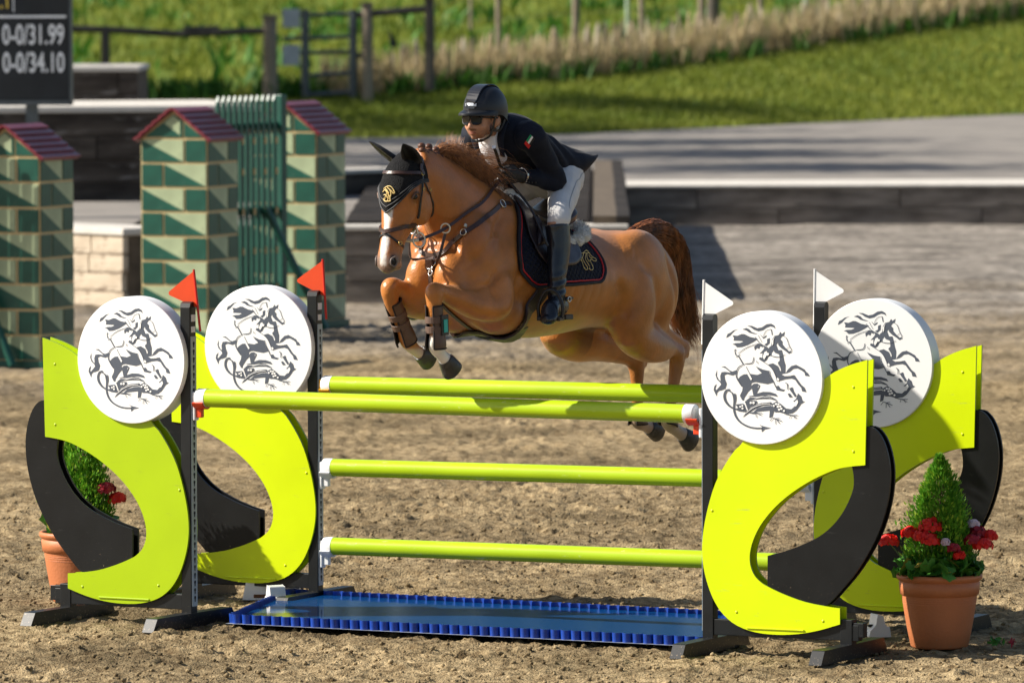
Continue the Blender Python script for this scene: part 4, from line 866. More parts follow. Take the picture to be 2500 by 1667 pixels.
# a trampled sprig on the sand
P = on_z(2432, 1575); sp_ = empty('fallen_sprig', (P[0], P[1], GZ+.005), 0, 'small green sprig with a red petal lying on the sand right of the pot', 'sprig')
mb = MB()
for i in range(26):
    a = random.uniform(0, 6.28); rr = random.uniform(0, .045); p = np.array((rr*math.cos(a), rr*math.sin(a), random.uniform(.004, .035))); u = RNG.normal(size=3)*.012; v = RNG.normal(size=3)*.007; mb.add([p-u, p+v, p+u, p-v], [(0,1,2,3)])
mb.build('leaf_tuft', m_gleaf, sp_)
mb = MB()
for i in range(8): p = np.array((.085+random.uniform(-.015,.015), random.uniform(-.02,.02), .012)); u = RNG.normal(size=3)*.009; v = RNG.normal(size=3)*.007; mb.add([p-u, p+v, p+u, p-v], [(0,1,2,3)])
mb.build('petal', m_pet2, sp_)
# ================================================================== THE HORSE
HR = math.atan2(HF[1], HF[0])
horse = empty('horse', tuple(HO), HR, 'chestnut horse with white blaze jumping over the lime poles, forelegs folded', 'horse')
def ell(mb, c, r, rot=None, n=16):
    c = np.array(c, float); rings = []
    for i in range(1, 12):
        a = math.pi*i/12-math.pi/2; rings.append([(r[0]*math.cos(a)*math.cos(2*math.pi*j/n), r[1]*math.cos(a)*math.sin(2*math.pi*j/n), r[2]*math.sin(a)) for j in range(n)])
    Mx = np.array(Matrix.Rotation(rot or 0, 3, 'Y')) if not hasattr(rot, '__len__') else np.array((Matrix.Rotation(rot[2], 3, 'Z')@Matrix.Rotation(rot[1], 3, 'Y')@Matrix.Rotation(rot[0], 3, 'X')))
    mb.loft([[c+Mx@np.array(p) for p in rg] for rg in rings])
def limb(mb, st, n=14, sub=4, ref=None):
    """st rows: x,y,z,half-width,half-depth"""
    a = cr([list(q) if len(q) == 5 else list(q)+[q[3]] for q in st], sub); mb.loft(rings_of(a[:, :3], [tuple(q) for q in a[:, 3:5]], n, ref))
def remesh(mb, voxel, smooth_it=6, fac=.5):
    me = bpy.data.meshes.new('tmp'); me.from_pydata(mb.v, [], mb.f); bm = bmesh.new(); bm.from_mesh(me); bmesh.ops.remove_doubles(bm, verts=bm.verts, dist=1e-5); bmesh.ops.recalc_face_normals(bm, faces=bm.faces); bm.to_mesh(me); bm.free()
    o = bpy.data.objects.new('tmp', me); COL.objects.link(o)
    r = o.modifiers.new('r', 'REMESH'); r.mode = 'VOXEL'; r.voxel_size = voxel; r.use_smooth_shade = True
    s = o.modifiers.new('s', 'SMOOTH'); s.factor = fac; s.iterations = smooth_it
    dg = bpy.context.evaluated_depsgraph_get(); dg.update(); out = bpy.data.meshes.new_from_object(o.evaluated_get(dg)); bpy.data.objects.remove(o)
    out.polygons.foreach_set('use_smooth', [True]*len(out.polygons)); out.materials.clear(); return out
hb = MB()
TS = [(-.935,1.77,1.62,.07,0,0),(-.90,1.845,1.52,.15,.1,.1),(-.82,1.895,1.45,.215,.2,.05),(-.70,1.918,1.41,.262,.3,0),(-.55,1.925,1.41,.285,.35,0),(-.40,1.932,1.43,.283,.35,.05),(-.22,1.935,1.43,.272,.35,.15),(0,1.948,1.412,.292,.35,.22),(.2,1.985,1.405,.298,.42,.28),(.38,2.05,1.415,.283,.58,.28),(.52,2.11,1.435,.258,.70,.25),(.66,2.125,1.465,.243,.62,.2),(.80,2.07,1.53,.23,.4,.15),(.92,1.98,1.60,.205,.2,.1),(1.02,1.88,1.68,.14,.1,.1)]
ta = cr(TS, 3); rings = []
for x, zt, zb, w, ku, kl in ta:
    zc, hz = (zt+zb)/2, (zt-zb)/2; rg = []
    for j in range(28):
        t = 2*math.pi*j/28; c, s = math.cos(t), math.sin(t); c2 = math.copysign(abs(c)**.85, c); s2 = math.copysign(abs(s)**.92, s)
        k = 1-ku*max(0, s)**1.6-kl*max(0, -s)**1.6; rg.append((x, w*c2*k, zc+hz*s2))
    rings.append(rg)
hb.loft(rings)
limb(hb, [(.46,0,1.82,.20,.29),(.62,0,1.92,.19,.275),(.78,0,2.03,.150,.235),(.90,0,2.13,.118,.195),(1.01,0,2.205,.097,.160),(1.10,0,2.255,.085,.135),(1.17,0,2.275,.075,.115)], 20, 4, (0,0,1))
# head
limb(hb, [(1.17,0,2.325,.055,.085),(1.205,0,2.27,.083,.118),(1.242,0,2.20,.100,.135),(1.262,0,2.125,.098,.132),(1.298,0,2.045,.078,.108),(1.335,0,1.97,.060,.080),(1.362,0,1.90,.054,.068),(1.375,0,1.855,.057,.066),(1.377,0,1.815,.054,.060),(1.365,0,1.79,.03,.035)], 20, 4, (1,0,0))
for s in (1, -1):
    ell(hb, (1.19, s*.062, 2.10), (.085,.035,.10)); ell(hb, (1.285, s*.085, 2.172), (.045,.03,.045))          # cheek, brow over the eye
    ell(hb, (1.400, s*.040, 1.835), (.032,.022,.036))                                                        # nostril
    ell(hb, (.78, s*.140, 1.80), (.165,.098,.28), R(25)); ell(hb, (.97, s*.085, 1.74), (.10,.09,.12))          # shoulder, breast
    ell(hb, (.62, s*.12, 1.55), (.18,.12,.11)); ell(hb, (.82, s*.17, 1.64), (.15,.085,.12), R(-20))
    ell(hb, (-.55, s*.135, 1.70), (.27,.150,.235), R(12)); ell(hb, (-.74, s*.125, 1.60), (.16,.135,.235), R(-8))  # quarters
    ell(hb, (-.46, s*.165, 1.54), (.175,.105,.21), R(18))
ell(hb, (1.335, 0, 1.815), (.045,.04,.03))                                                                   # lower lip
def foreleg(y, kn, fet, pas, cor, y2):
    limb(hb, [(.80,y*.9,1.72,.10,.15),(.78,y*1.02,1.62,.088,.125),(.90,y*.98,1.612,.078,.102),(1.02,(y+y2)/2,1.645,.064,.078),(kn[0]-.07,y2,kn[1]-.012,.043,.047),(kn[0],y2,kn[1],.044,.050),(kn[0]+.004,y2,kn[1]-.055,.038,.041)], 14, 4)
    a = np.array([kn[0]+.004, kn[1]-.05]); b = np.array(fet); d = b-a
    limb(hb, [(kn[0],y2,kn[1]+.01,.041,.047),(*(a+d*.12)[[0]],y2,(a+d*.12)[1],.038,.041),(*(a+d*.4)[[0]],y2,(a+d*.4)[1],.029,.035),(*(a+d*.75)[[0]],y2,(a+d*.75)[1],.029,.037),(b[0],y2,b[1],.037,.043),(pas[0],y2,pas[1],.029,.032),(cor[0],y2,cor[1],.038,.042)], 14, 4)
foreleg(.18, (1.195,1.688), (1.185,1.415), (1.135,1.368), (1.095,1.345), .14)
foreleg(-.18, (1.185,1.705), (1.035,1.425), (.955,1.372), (.915,1.36), -.14)
def hindleg(y, stf, hk, fet, pas, cor, y2):
    limb(hb, [(-.52,y*.8,1.66,.13,.20),(-.47,y,1.52,.120,.165),(stf[0],y*1.02,stf[1],.100,.130),(stf[0]-.14,y*.98,stf[1]-.058,.096,.122),(stf[0]-.30,y*.9,stf[1]-.090,.070,.092),(hk[0]+.08,y2,hk[1]+.035,.040,.052),(hk[0],y2,hk[1],.040,.056)], 14, 4)
    limb(hb, [(stf[0]-.36,y2,stf[1]-.0,.022,.03),(hk[0]-.035,y2,hk[1]+.052,.022,.03),(hk[0]-.068,y2,hk[1]+.045,.026,.026),(hk[0]-.045,y2,hk[1]-.02,.03,.04)], 10, 4)
    a = np.array(hk); b = np.array(fet); d = b-a; q = lambda t: (a+d*t)
    limb(hb, [(hk[0],y2,hk[1]+.02,.040,.052),(q(.15)[0],y2,q(.15)[1],.038,.048),(q(.4)[0],y2,q(.4)[1],.031,.039),(q(.75)[0],y2,q(.75)[1],.031,.038),(b[0],y2,b[1],.039,.046),(pas[0],y2,pas[1],.031,.035),(cor[0],y2,cor[1],.040,.044)], 14, 4)
hindleg(.19, (-.44,1.415), (-.935,1.275), (-.835,.935), (-.925,.878), (-.985,.852), .16)
hindleg(-.19, (-.40,1.405), (-1.025,1.215), (-1.035,.915), (-1.10,.885), (-1.15,.872), -.16)
hme = remesh(hb, .0105, 4)
def relax(me, weight, it):
    """smooth a mesh where weight(co) is high"""
    n = len(me.vertices); co = np.empty(n*3, np.float32); me.vertices.foreach_get('co', co); co = co.reshape(-1, 3).astype(float)
    ed = np.empty(len(me.edges)*2, np.int32); me.edges.foreach_get('vertices', ed); ed = ed.reshape(-1, 2); deg = np.bincount(ed.ravel(), minlength=n)[:, None]
    w = weight(co)[:, None]
    for _ in range(it):
        s = np.stack([np.bincount(ed[:, 0], co[ed[:, 1], k], n)+np.bincount(ed[:, 1], co[ed[:, 0], k], n) for k in range(3)], -1); co = co+(s/np.maximum(deg, 1)-co)*w
    me.vertices.foreach_set('co', co.astype(np.float32).ravel()); me.update()
def _w(c):
    x, z = c[:, 0], c[:, 2]; t = np.clip((1.02-x)/.15, 0, 1)*np.clip((z-1.36)/.08, 0, 1); return .12+.48*t
relax(hme, _w, 26)
def carve(me, lines):
    """grooves (depth > 0) and ridges (depth < 0) along polylines on both sides"""
    n = len(me.vertices); co = np.empty(n*3, np.float32); me.vertices.foreach_get('co', co); co = co.reshape(-1, 3).astype(float); no = np.empty(n*3, np.float32); me.vertices.foreach_get('normal', no); no = no.reshape(-1, 3)
    dsp = np.zeros(n)
    for P, w, dep in lines:
        w, dep = w*.85, dep*1.45
        for s in (1, -1):
            q = cr([(a, s*b, c) for a, b, c in P], 5) if len(P) > 2 else np.linspace(np.array(P[0])*[1, s, 1], np.array(P[1])*[1, s, 1], 6); best = np.full(n, 9.); tt = np.zeros(n)
            for k in range(len(q)-1):
                a, b = q[k], q[k+1]; d = b-a; t = np.clip(((co-a)@d)/(d@d+1e-12), 0, 1); ds = np.linalg.norm(co-a-t[:, None]*d, axis=1); m = ds < best; best[m] = ds[m]; tt[m] = (k+t[m])/(len(q)-1)
            dsp -= dep*np.exp(-(best/w)**2)*np.clip(np.sin(math.pi*np.clip(tt, .04, .96))*1.8, 0, 1)
    co += no*dsp[:, None]; me.vertices.foreach_set('co', co.astype(np.float32).ravel()); me.update()
carve(hme, [([(.60,.17,2.08),(.80,.20,1.93),(.98,.17,1.78)], .030, .013), ([(.52,.22,1.98),(.60,.25,1.78),(.66,.25,1.60)], .035, .012), ([(1.10,.07,2.06),(.99,.10,1.93),(.96,.12,1.80)], .028, .014),
 ([(.84,.25,1.72),(.93,.22,1.70),(1.04,.18,1.70)], .018, .010), ([(.78,.24,1.78),(.86,.24,1.70),(.84,.25,1.62)], .022, .010), ([(1.02,.19,1.63),(.92,.22,1.60),(.82,.24,1.57)], .016, .007),
 ([(-.22,.26,1.70),(-.28,.27,1.58),(-.30,.25,1.47)], .040, .014), ([(-.70,.24,1.82),(-.76,.24,1.65),(-.80,.20,1.46)], .028, .012), ([(-.42,.27,1.80),(-.55,.29,1.62),(-.60,.27,1.46)], .040, .009),
 ([(-.62,.24,1.34),(-.75,.20,1.31),(-.87,.17,1.29)], .016, .008), ([(-.35,.24,1.86),(-.42,.26,1.84)], .05, -.010), ([(1.26,.09,2.075),(1.33,.07,2.0),(1.365,.055,1.94)], .012, -.007), ([(1.14,.08,2.17),(1.11,.075,2.08),(1.17,.06,2.0)], .016, .009),
 ([(1.18,.135,1.70),(1.20,.15,1.665),(1.19,.15,1.64)], .012, -.006), ([(1.215,.10,1.60),(1.20,.10,1.50)], .008, .005), ([(-.91,.12,1.20),(-.86,.12,1.02)], .009, .006), ([(-.91,.20,1.20),(-.86,.20,1.02)], .009, .006), ([(-.97,.20,1.30),(-.93,.205,1.24)], .014, .007),
 ([(.30,.30,1.62),(.10,.30,1.58),(-.10,.28,1.56)], .05, .006), ([(.40,.26,1.50),(.15,.25,1.47),(-.12,.24,1.49)], .010, -.005), ([(1.36,.058,1.98),(1.375,.055,1.90),(1.36,.05,1.86)], .008, -.004), ([(.97,.20,1.63),(1.05,.175,1.62),(1.12,.16,1.65)], .007, -.004)]
 +[([(x, .24, 1.85), (x+.03, .29, 1.68), (x+.04, .26, 1.52)], .018, .0018) for x in (-.16, -.08, 0, .08, .16)])
hco = np.empty(len(hme.vertices)*3, np.float32); hme.vertices.foreach_get('co', hco); hco = hco.reshape(-1, 3)
# coat colours: chestnut, blaze, grey muzzle, white pasterns, darker knees and hocks
def sstep(a, b, x): t = np.clip((x-a)/(b-a), 0, 1); return t*t*(3-2*t)
X, Y, Zc = hco.T
base = np.tile(np.array([.46, .172, .037]), (len(hco), 1))
nv = vnoise(X*6+Y*3, Zc*6, 61)
base *= (.9+.2*nv)[:, None]
def blend(mask, col):
    global base
    base = base*(1-mask[:, None])+np.array(col)*mask[:, None]
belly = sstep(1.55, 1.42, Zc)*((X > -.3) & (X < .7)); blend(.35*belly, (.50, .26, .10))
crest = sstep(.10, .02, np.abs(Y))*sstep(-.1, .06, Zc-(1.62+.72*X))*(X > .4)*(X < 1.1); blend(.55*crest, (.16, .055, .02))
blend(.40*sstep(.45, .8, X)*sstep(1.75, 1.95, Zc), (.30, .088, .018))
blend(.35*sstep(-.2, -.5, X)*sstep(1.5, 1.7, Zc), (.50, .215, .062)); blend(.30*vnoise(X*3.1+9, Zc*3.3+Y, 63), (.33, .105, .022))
head = (X > 1.2)*(Zc > 1.765)
# front of the face
fr = np.interp(Zc, [1.78, 1.85, 1.9, 1.97, 2.05, 2.13, 2.2], [1.42, 1.435, 1.43, 1.412, 1.40, 1.39, 1.375])
blw = np.interp(Zc, [1.83, 1.88, 1.95, 2.05, 2.2], [.020, .017, .016, .019, .025])+.004*np.sin(Zc*40)
bl = head*sstep(blw+.006, blw-.004, np.abs(Y-.004))*sstep(.075, .03, fr-X)*sstep(1.80, 1.83, Zc)*(Zc < 2.25); blend(bl, (.80, .77, .73))
mz = head*sstep(1.90, 1.84, Zc)*(1-.8*bl); blend(.85*mz, (.17, .135, .12))
ns = head*sstep(.030, .016, np.sqrt(((X-1.412)/1.0)**2+((np.abs(Y)-.052)/1.1)**2+((Zc-1.838)/1.5)**2)); blend(ns, (.012, .010, .010))
mth = head*sstep(.006, .002, np.abs(Zc-1.803-.10*(1.37-X)))*(np.abs(Y) > .02); blend(.7*mth, (.05, .04, .04))
eyesh = head*sstep(.05, .02, np.sqrt((X-1.30)**2+((np.abs(Y)-.108)*1)**2+(Zc-2.15)**2)); blend(.6*eyesh, (.10, .05, .025))
lf = (X > .98)*(Y > .05); sock = lf*sstep(1.47, 1.445, Zc+.012*np.sin(X*60)); blend(sock, (.78, .74, .68))
rf_ = (X > .85)*(Y < -.05)*sstep(1.40, 1.375, Zc); blend(.7*rf_, (.72, .66, .58))
hl_ = (X < -.75)*sstep(.97, .93, Zc)*(Y > 0); blend(.75*hl_, (.42, .37, .33)); hr_ = (X < -.75)*sstep(.95, .92, Zc)*(Y < 0); blend(.7*hr_, (.36, .31, .27))
jn = (X < -.8)*sstep(1.36, 1.24, Zc)*sstep(.9, 1.1, Zc); blend(.35*jn, (.20, .085, .03))
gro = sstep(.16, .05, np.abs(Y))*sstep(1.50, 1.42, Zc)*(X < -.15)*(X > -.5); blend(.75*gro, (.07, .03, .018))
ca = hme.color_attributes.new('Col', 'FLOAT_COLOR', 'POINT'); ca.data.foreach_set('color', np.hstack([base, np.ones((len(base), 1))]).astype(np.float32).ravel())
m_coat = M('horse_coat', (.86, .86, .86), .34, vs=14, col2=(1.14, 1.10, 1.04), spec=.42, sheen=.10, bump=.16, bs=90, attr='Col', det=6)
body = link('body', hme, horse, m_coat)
HB = BVHTree.FromPolygons([tuple(v.co) for v in hme.vertices], [tuple(p.vertices) for p in hme.polygons])
m_hoof = M('hoof_horn', (.035, .033, .032), .4, var=.5, vs=14, bump=.25, bs=50, dust=(.12, .11, .09), dsc=20, dlo=.58)
def hoof(c, d, y, up):
    """from the coronet c along d to the ground surface"""
    d = Vector((d[0], 0, d[1])).normalized(); up = Vector((up[0], 0, up[1])); up = (up-d*up.dot(d)).normalized(); s = d.cross(up)
    c = Vector((c[0], y, c[1])); rings = []
    for t, w, f, b in ((-.012, .036, .038, .034), (.0, .042, .043, .038), (.03, .047, .055, .041), (.068, .053, .069, .044), (.075, .051, .067, .042), (.071, .041, .055, .032)):
        rg = []
        for j in range(24):
            a = 2*math.pi*j/24; ca_, sa_ = math.cos(a), math.sin(a); rg.append(c+d*t+s*(w*sa_)+up*((f if ca_ > 0 else b)*ca_))
        rings.append(rg)
    MB().loft(rings).build('hoof', m_hoof, horse)
hoof((1.098,1.346), (-.75,-.62), .14, (.6,-.8)); hoof((.925,1.362), (-.92,-.30), -.14, (.3,-.9))
hoof((-.98,.855), (-.93,-.38), .16, (.3,-.95)); hoof((-1.145,.873), (-.98,-.18), -.16, (.2,-.98))
# eyes
for s in (1, -1):
    mb = MB(); ell(mb, (1.300, s*.100, 2.152), (.018,.012,.014)); mb.build('eye', M('horse_eye', (.006,.004,.003), .15, spec=.4), horse)
    mb = MB(); mb.tube(cr([(1.325,s*.100,2.142),(1.313,s*.112,2.168),(1.285,s*.110,2.17),(1.272,s*.100,2.155)], 4), .006, 6); mb.build('eyelid', M('eyelid', (.10,.05,.03), .5), horse)
    mb = MB(); ell(mb, (1.412, s*.051, 1.838), (.011,.008,.019), (0, R(20), s*R(25))); mb.build('nostril', M('nostril_dark', (.006,.005,.005), .7), horse)
    mb = MB(); mb.tube(cr([(1.405,s*.056,1.862),(1.424,s*.046,1.850),(1.426,s*.045,1.826),(1.408,s*.054,1.815),(1.395,s*.060,1.835),(1.405,s*.056,1.862)], 4), .0045, 6); mb.build('nostril_rim', M('nostril_skin', (.15,.115,.10), .5), horse)
# hair: ribbons of tapering strands
def strands(name, roots, paths, rad, mat, parent, n=4):
    mb = MB()
    for p, r_ in zip(paths, rad):
        k = len(p); mb.tube(p, [r_*(1-.85*(i/(k-1))**1.5) for i in range(k)], n, sm=True)
    return mb.build(name, mat, parent)
m_hair = M('tail_hair', (.05, .015, .006), .40, vs=30, col2=(.42, .145, .04), spec=.6, stretch=(1,1,.25))
m_mane = M('mane_hair', (.10, .032, .012), .42, vs=45, col2=(.56, .25, .09), spec=.6)
tl = [hp(u, v, 0) for u, v in ((1528,582),(1558,570),(1595,564),(1630,582),(1650,622),(1655,672),(1660,730),(1671,785),(1696,836))]
tw = [.026,.042,.052,.058,.060,.062,.066,.064,.052]
tcv = cr([list(p)+[w] for p, w in zip(tl, tw)], 3); rg = np.random.default_rng(5)
paths, rad = [], []
for i in range(1500):
    a = rg.random()*2*math.pi; q = math.sqrt(rg.random()); st = rg.integers(0, 10); en = int(np.clip(len(tcv)-rg.exponential(2.5), 14, len(tcv)-1))
    T = np.gradient(tcv[:, :3], axis=0); T /= np.linalg.norm(T, axis=1)[:, None]; S_ = np.array([0, 1., 0]); p = []
    ph = rg.random()*6; fz_ = rg.normal()*.012
    for k in range(st, en+1, 2):
        N = np.cross(S_, T[k]); w = tcv[k, 3]; wob = .006*math.sin(k*.6+ph)+fz_*((k-st)/len(tcv))
        p.append(tcv[k, :3]+S_*(w*q*math.cos(a)+wob)+N*(w*1.15*q*math.sin(a)+wob))
    if len(p) > 3: paths.append(p); rad.append(.0016+.0012*rg.random())
for i in range(110):                      # flyaway hairs
    k0 = rg.integers(6, 24); b = tcv[k0, :3]+rg.normal(size=3)*.03; d = np.array([-.06-.10*rg.random(), .02*rg.normal(), -.05-.12*rg.random()])
    d = d*rg.uniform(.25, 1); paths.append([b, b+d*.6+np.array([0,0,.02]), b+d*1.3, b+d*1.6+np.array([-.0,0,-.10])]); rad.append(.0009)
strands('tail', None, paths, rad, m_hair, horse, 3)
mb = MB(); mb.tube([tuple(q[:3]) for q in tcv[::2][:9]], [max(.012, q[3]*.72) for q in tcv[::2][:9]], 12); mb.build('dock', M('dock_hair', (.11,.036,.012), .6, vs=30, col2=(.2,.07,.022)), horse)
# mane: plaits near the poll, loose hair blown back behind them
cl = np.array([[1.13,2.372],[1.05,2.355],[.96,2.345],[.87,2.325],[.78,2.30],[.68,2.262],[.58,2.225],[.47,2.175]])
def crest_pt(x):
    h = HB.ray_cast(Vector((x, 0, 2.8)), Vector((0, 0, -1)))[0]; return np.array(h if h else (x, 0, 2.3))
for i, x in enumerate((1.12, 1.06, 1.00)):
    c = crest_pt(x); mb = MB()
    for k in range(5): ell(mb, (c[0]+.012*math.sin(k*2.2), c[1]+.012+.010*k, c[2]+.010-.020*k), (.022-.002*k,.018,.017))
    mb.build('plait', M('plait_hair', (.05,.018,.009), .5, vs=60, col2=(.14,.05,.02)), horse)
paths, rad = [], []
for i in range(750):
    x = .61+.39*rg.random()**.9; c = crest_pt(x); up = rg.random()
    l = .05+.15*rg.random()**1.3*min(1, (x-.40)*2.6); sd = rg.normal()*.03; blow = np.array([-1.0, .15+.5*rg.random(), .35*up*(1 if rg.random() < .4 else .1)])
    p = [c+np.array([0, sd*.3, -.012]), c+np.array([-.016, sd*.6+.006, .014+.012*up]), c+blow*l*.5+np.array([0, sd, .035*up+.006]), c+blow*l*.85+np.array([0, sd*1.2, -.01-.03*rg.random()]), c+blow*l*1.12+np.array([.0, sd*1.5+.012*rg.normal(), -.03-.06*rg.random()])]
    paths.append(cr(p, 2)); rad.append(.0012+.0009*rg.random())
for i in range(120):                      # long locks flying back
    c = crest_pt(.62+.26*rg.random()); l = .12+.16*rg.random(); sd = rg.normal()*.05; li = .15+.5*rg.random()
    paths.append(cr([c, c+np.array([-.01, sd*.3, .03]), c+np.array([-l*.5, sd*.7+.02, l*li*.6]), c+np.array([-l, sd+.05, l*li*.5]), c+np.array([-l*1.25, sd*1.3+.06, l*li*.15-.02])], 2)); rad.append(.0011)
for i in range(220):                      # upright tuft
    c = crest_pt(.82+.04*rg.normal()); l = .05+.10*rg.random(); paths.append([c, c+np.array([.01*rg.normal(),.01*rg.normal(),l*.6]), c+np.array([-.02+.02*rg.normal(),.02*rg.normal(),l])]); rad.append(.0012)
for i in range(420):                     # hair lying down the near side of the neck base
    x = .34+.30*rg.random(); c = crest_pt(x); l = .06+.10*rg.random(); p = []
    for t in (0, .33, .66, 1):
        q = c+np.array([-.05*t, .03+.06*t, .02-l*t]); h = HB.find_nearest(Vector(q)); p.append(np.array(h[0])+np.array(h[1])*.008)
    paths.append(p); rad.append(.0016)
strands('mane', None, paths, rad, m_mane, horse, 3)
# whiskers are too fine to see; ears carry the bonnet, inner ear below
def ear(c, tip, s, name, mat, parent, k=1.0):
    c, tip = np.array(c), np.array(tip); d = tip-c; f = np.array([.75, s*.45, -.35]); f = f-d*(f@d)/(d@d); f /= np.linalg.norm(f); w = np.cross(d/np.linalg.norm(d), f)
    rings = []
    for t, a, b in ((-.15,.030,.030),(0,.033,.030),(.2,.040,.026),(.45,.040,.022),(.7,.029,.017),(.9,.013,.010),(1,.003,.003)):
        rg_ = []
        for j in range(16):
            th = 2*math.pi*j/16; x_, y_ = math.cos(th)*a*k, math.sin(th)*b*k
            if y_ > 0: y_ *= .25-.55*(1-abs(math.cos(th)))*(t > .1)*(t < .95)     # hollow front
            rg_.append(c+d*t+w*x_+f*y_-f*.0)
        rings.append(rg_)
    MB().loft(rings).build(name, mat, parent)
EARL = (np.array((1.245,.062,2.315)), hp(984,352,.085)); EARR = (np.array((1.245,-.062,2.315)), hp(901,346,-.135))
ear(*EARL, 1, 'ear', m_coat, horse, .9); ear(*EARR, -1, 'ear', m_coat, horse, .9)
# ================================================================== TACK (each piece can be lifted off the horse)
m_lea = M('leather_brown', (.055, .026, .018), .38, var=.3, vs=30, spec=.5, bump=.12, bs=120)
m_leb = M('leather_black', (.012, .011, .012), .36, var=.3, vs=30, spec=.5, bump=.12, bs=120)
m_met = M('buckle_steel', (.62, .60, .56), .25, 1.0, var=.1)
m_brass = M('fitting_brass', (.62, .45, .16), .3, 1.0)
m_knit = M('bonnet_knit', (.016, .016, .017), .85, var=.3, vs=90, bump=.9, bs=210, spec=.2)
m_pip = M('bonnet_cord', (.030, .030, .032), .6)
m_goldt = M('gold_thread', (.70, .52, .20), .45, var=.2, vs=60, spec=.5)
m_navy = M('pad_navy', (.010, .012, .024), .8, var=.2, vs=20, spec=.25)
m_redt = M('pad_red_cord', (.55, .012, .014), .5)
m_fleece = M('sheepskin', (.86, .83, .76), .95, var=.12, vs=30, bump=1.0, bs=90, spec=.05, sheen=.3)
m_boot = M('horse_boot_brown', (.10, .055, .035), .42, var=.2, vs=14, spec=.45)
m_bootd = M('horse_boot_lining', (.02, .013, .010), .8)
MI = Matrix.Rotation(-HR, 4, 'Z')@Matrix.Translation(-Vector(HO))
def pix(u, v, bvh=None):
    """photo pixel -> the point of the horse's surface seen there (horse coordinates)"""
    o = MI@Vector(CAMP); d = (MI.to_3x3()@Vector(ray(u, v))).normalized(); h = (bvh or HB).ray_cast(o, d); return h[0]
def near(p, bvh=None): h = (bvh or HB).find_nearest(Vector(p)); return np.array(h[0]), np.array(h[1])
def ribbon(P, N, w, t, n_mi=0, mb=None):
    """flat strap along points P with surface normals N"""
    P, N = np.array(P, float), np.array(N, float); K = len(P); T = np.gradient(P, axis=0); T /= np.linalg.norm(T, axis=1)[:, None]+1e-9
    ws = w if hasattr(w, '__len__') else [w]*K; mb = mb or MB(); rings = []
    for i in range(K):
        s = np.cross(N[i], T[i]); s /= np.linalg.norm(s)+1e-9; n = np.cross(T[i], s); a = ws[i]/2
        rings.append([P[i]-s*a, P[i]-s*a*.9+n*t, P[i]+s*a*.9+n*t, P[i]+s*a, P[i]+s*a*.9-n*t*.2, P[i]-s*a*.9-n*t*.2])
    return mb.loft(rings, n_mi, True, False)
def strap(pts, w, t=.004, off=.003, mb=None, n=8, bvh=None, sm=2):
    q = cr(pts, n) if len(pts) > 2 else np.linspace(np.array(pts[0], float), np.array(pts[1], float), n); P, N = [], []
    for p in q: a, b = near(p, bvh); P.append(a); N.append(b)
    P, N = np.array(P), np.array(N)
    for _ in range(sm):
        P[1:-1] = (P[:-2]+2*P[1:-1]+P[2:])/4; N[1:-1] = (N[:-2]+2*N[1:-1]+N[2:])/4
    return ribbon(P+N*off, N, w, t, 0, mb)
mir = lambda pts: [(p[0], -p[1], p[2]) for p in pts]
def top(name, label, cat, group=None): return empty(name, tuple(HO), HR, label, cat, group)
def ring3(c, nrm, r, t, mb=None, n=20):
    c, nrm = np.array(c, float), np.array(nrm, float); nrm /= np.linalg.norm(nrm); a = np.cross(nrm, (0, 0, 1.)); a /= np.linalg.norm(a); b = np.cross(nrm, a)
    pts = [c+a*r*math.cos(2*math.pi*i/n)+b*r*math.sin(2*math.pi*i/n) for i in range(n+1)]; return (mb or MB()).tube(pts, t, 8, cap=False)

# ---- ear bonnet
bon = top('ear_bonnet', 'black crocheted ear bonnet with a gold emblem over the horse forehead', 'ear bonnet')
Cb = Vector((1.20, 0, 2.20)); nphi, npsi = 61, 22; GR = []
for i in range(nphi):
    ph = -108+216*i/(nphi-1); pm = np.interp(abs(ph), [0, 12, 42, 62, 85, 108], [-33, -27, -2, 10, 13, 15]); row = []
    for j in range(npsi):
        ps = R(pm+(86-pm)*j/(npsi-1)); d = Vector((math.cos(R(ph))*math.cos(ps), math.sin(R(ph))*math.cos(ps), math.sin(ps)))
        h = HB.ray_cast(Cb+d*.6, -d); row.append((h[0], h[1]))
    GR.append(row)
sh_ = lambda o: [[tuple(p+n*o) for p, n in row] for row in GR]
mb = MB(); mb.loft(sh_(.009), 0, False, True, False); mb.loft(sh_(.002), 0, False, True, False)
oo, ii = sh_(.009), sh_(.002)
mb.loft([[r[0] for r in oo], [r[0] for r in ii]], 0, False, True, False); mb.loft([oo[0], ii[0]], 0, False, True, False); mb.loft([oo[-1], ii[-1]], 0, False, True, False)
bo = mb.build('hood', m_knit, bon, merge=.0005)
BB = BVHTree.FromPolygons([tuple(v.co) for v in bo.data.vertices], [tuple(p.vertices) for p in bo.data.polygons])
for k in (0, 1, 2): MB().tube([r[k] for r in sh_(.010)], .0042-.0006*k, 6).build('edge_cord', m_pip, bon)
ear(*EARL, 1, 'ear_sleeve', M('ear_cloth', (.014,.014,.016), .8, bump=.4, bs=150), bon, 1.12); ear(*EARR, -1, 'ear_sleeve', MATS['ear_cloth'], bon, 1.12)
def thread(strokes, fn, r_, name, parent, bvh, off=.004):
    mb = MB()
    for st in strokes:
        P = []
        for q in cr([fn(*p) for p in st], 4) if len(st) > 2 else [fn(*p) for p in st]:
            h = pix(q[0], q[1], bvh)
            if h is not None: a, b = near(h, bvh); P.append(a+b*off)
        if len(P) > 1: mb.tube(P, r_, 6)
    return mb.build(name, m_goldt, parent)
z9 = lambda x, y: (900+x*.2358, 330+y*.2358)
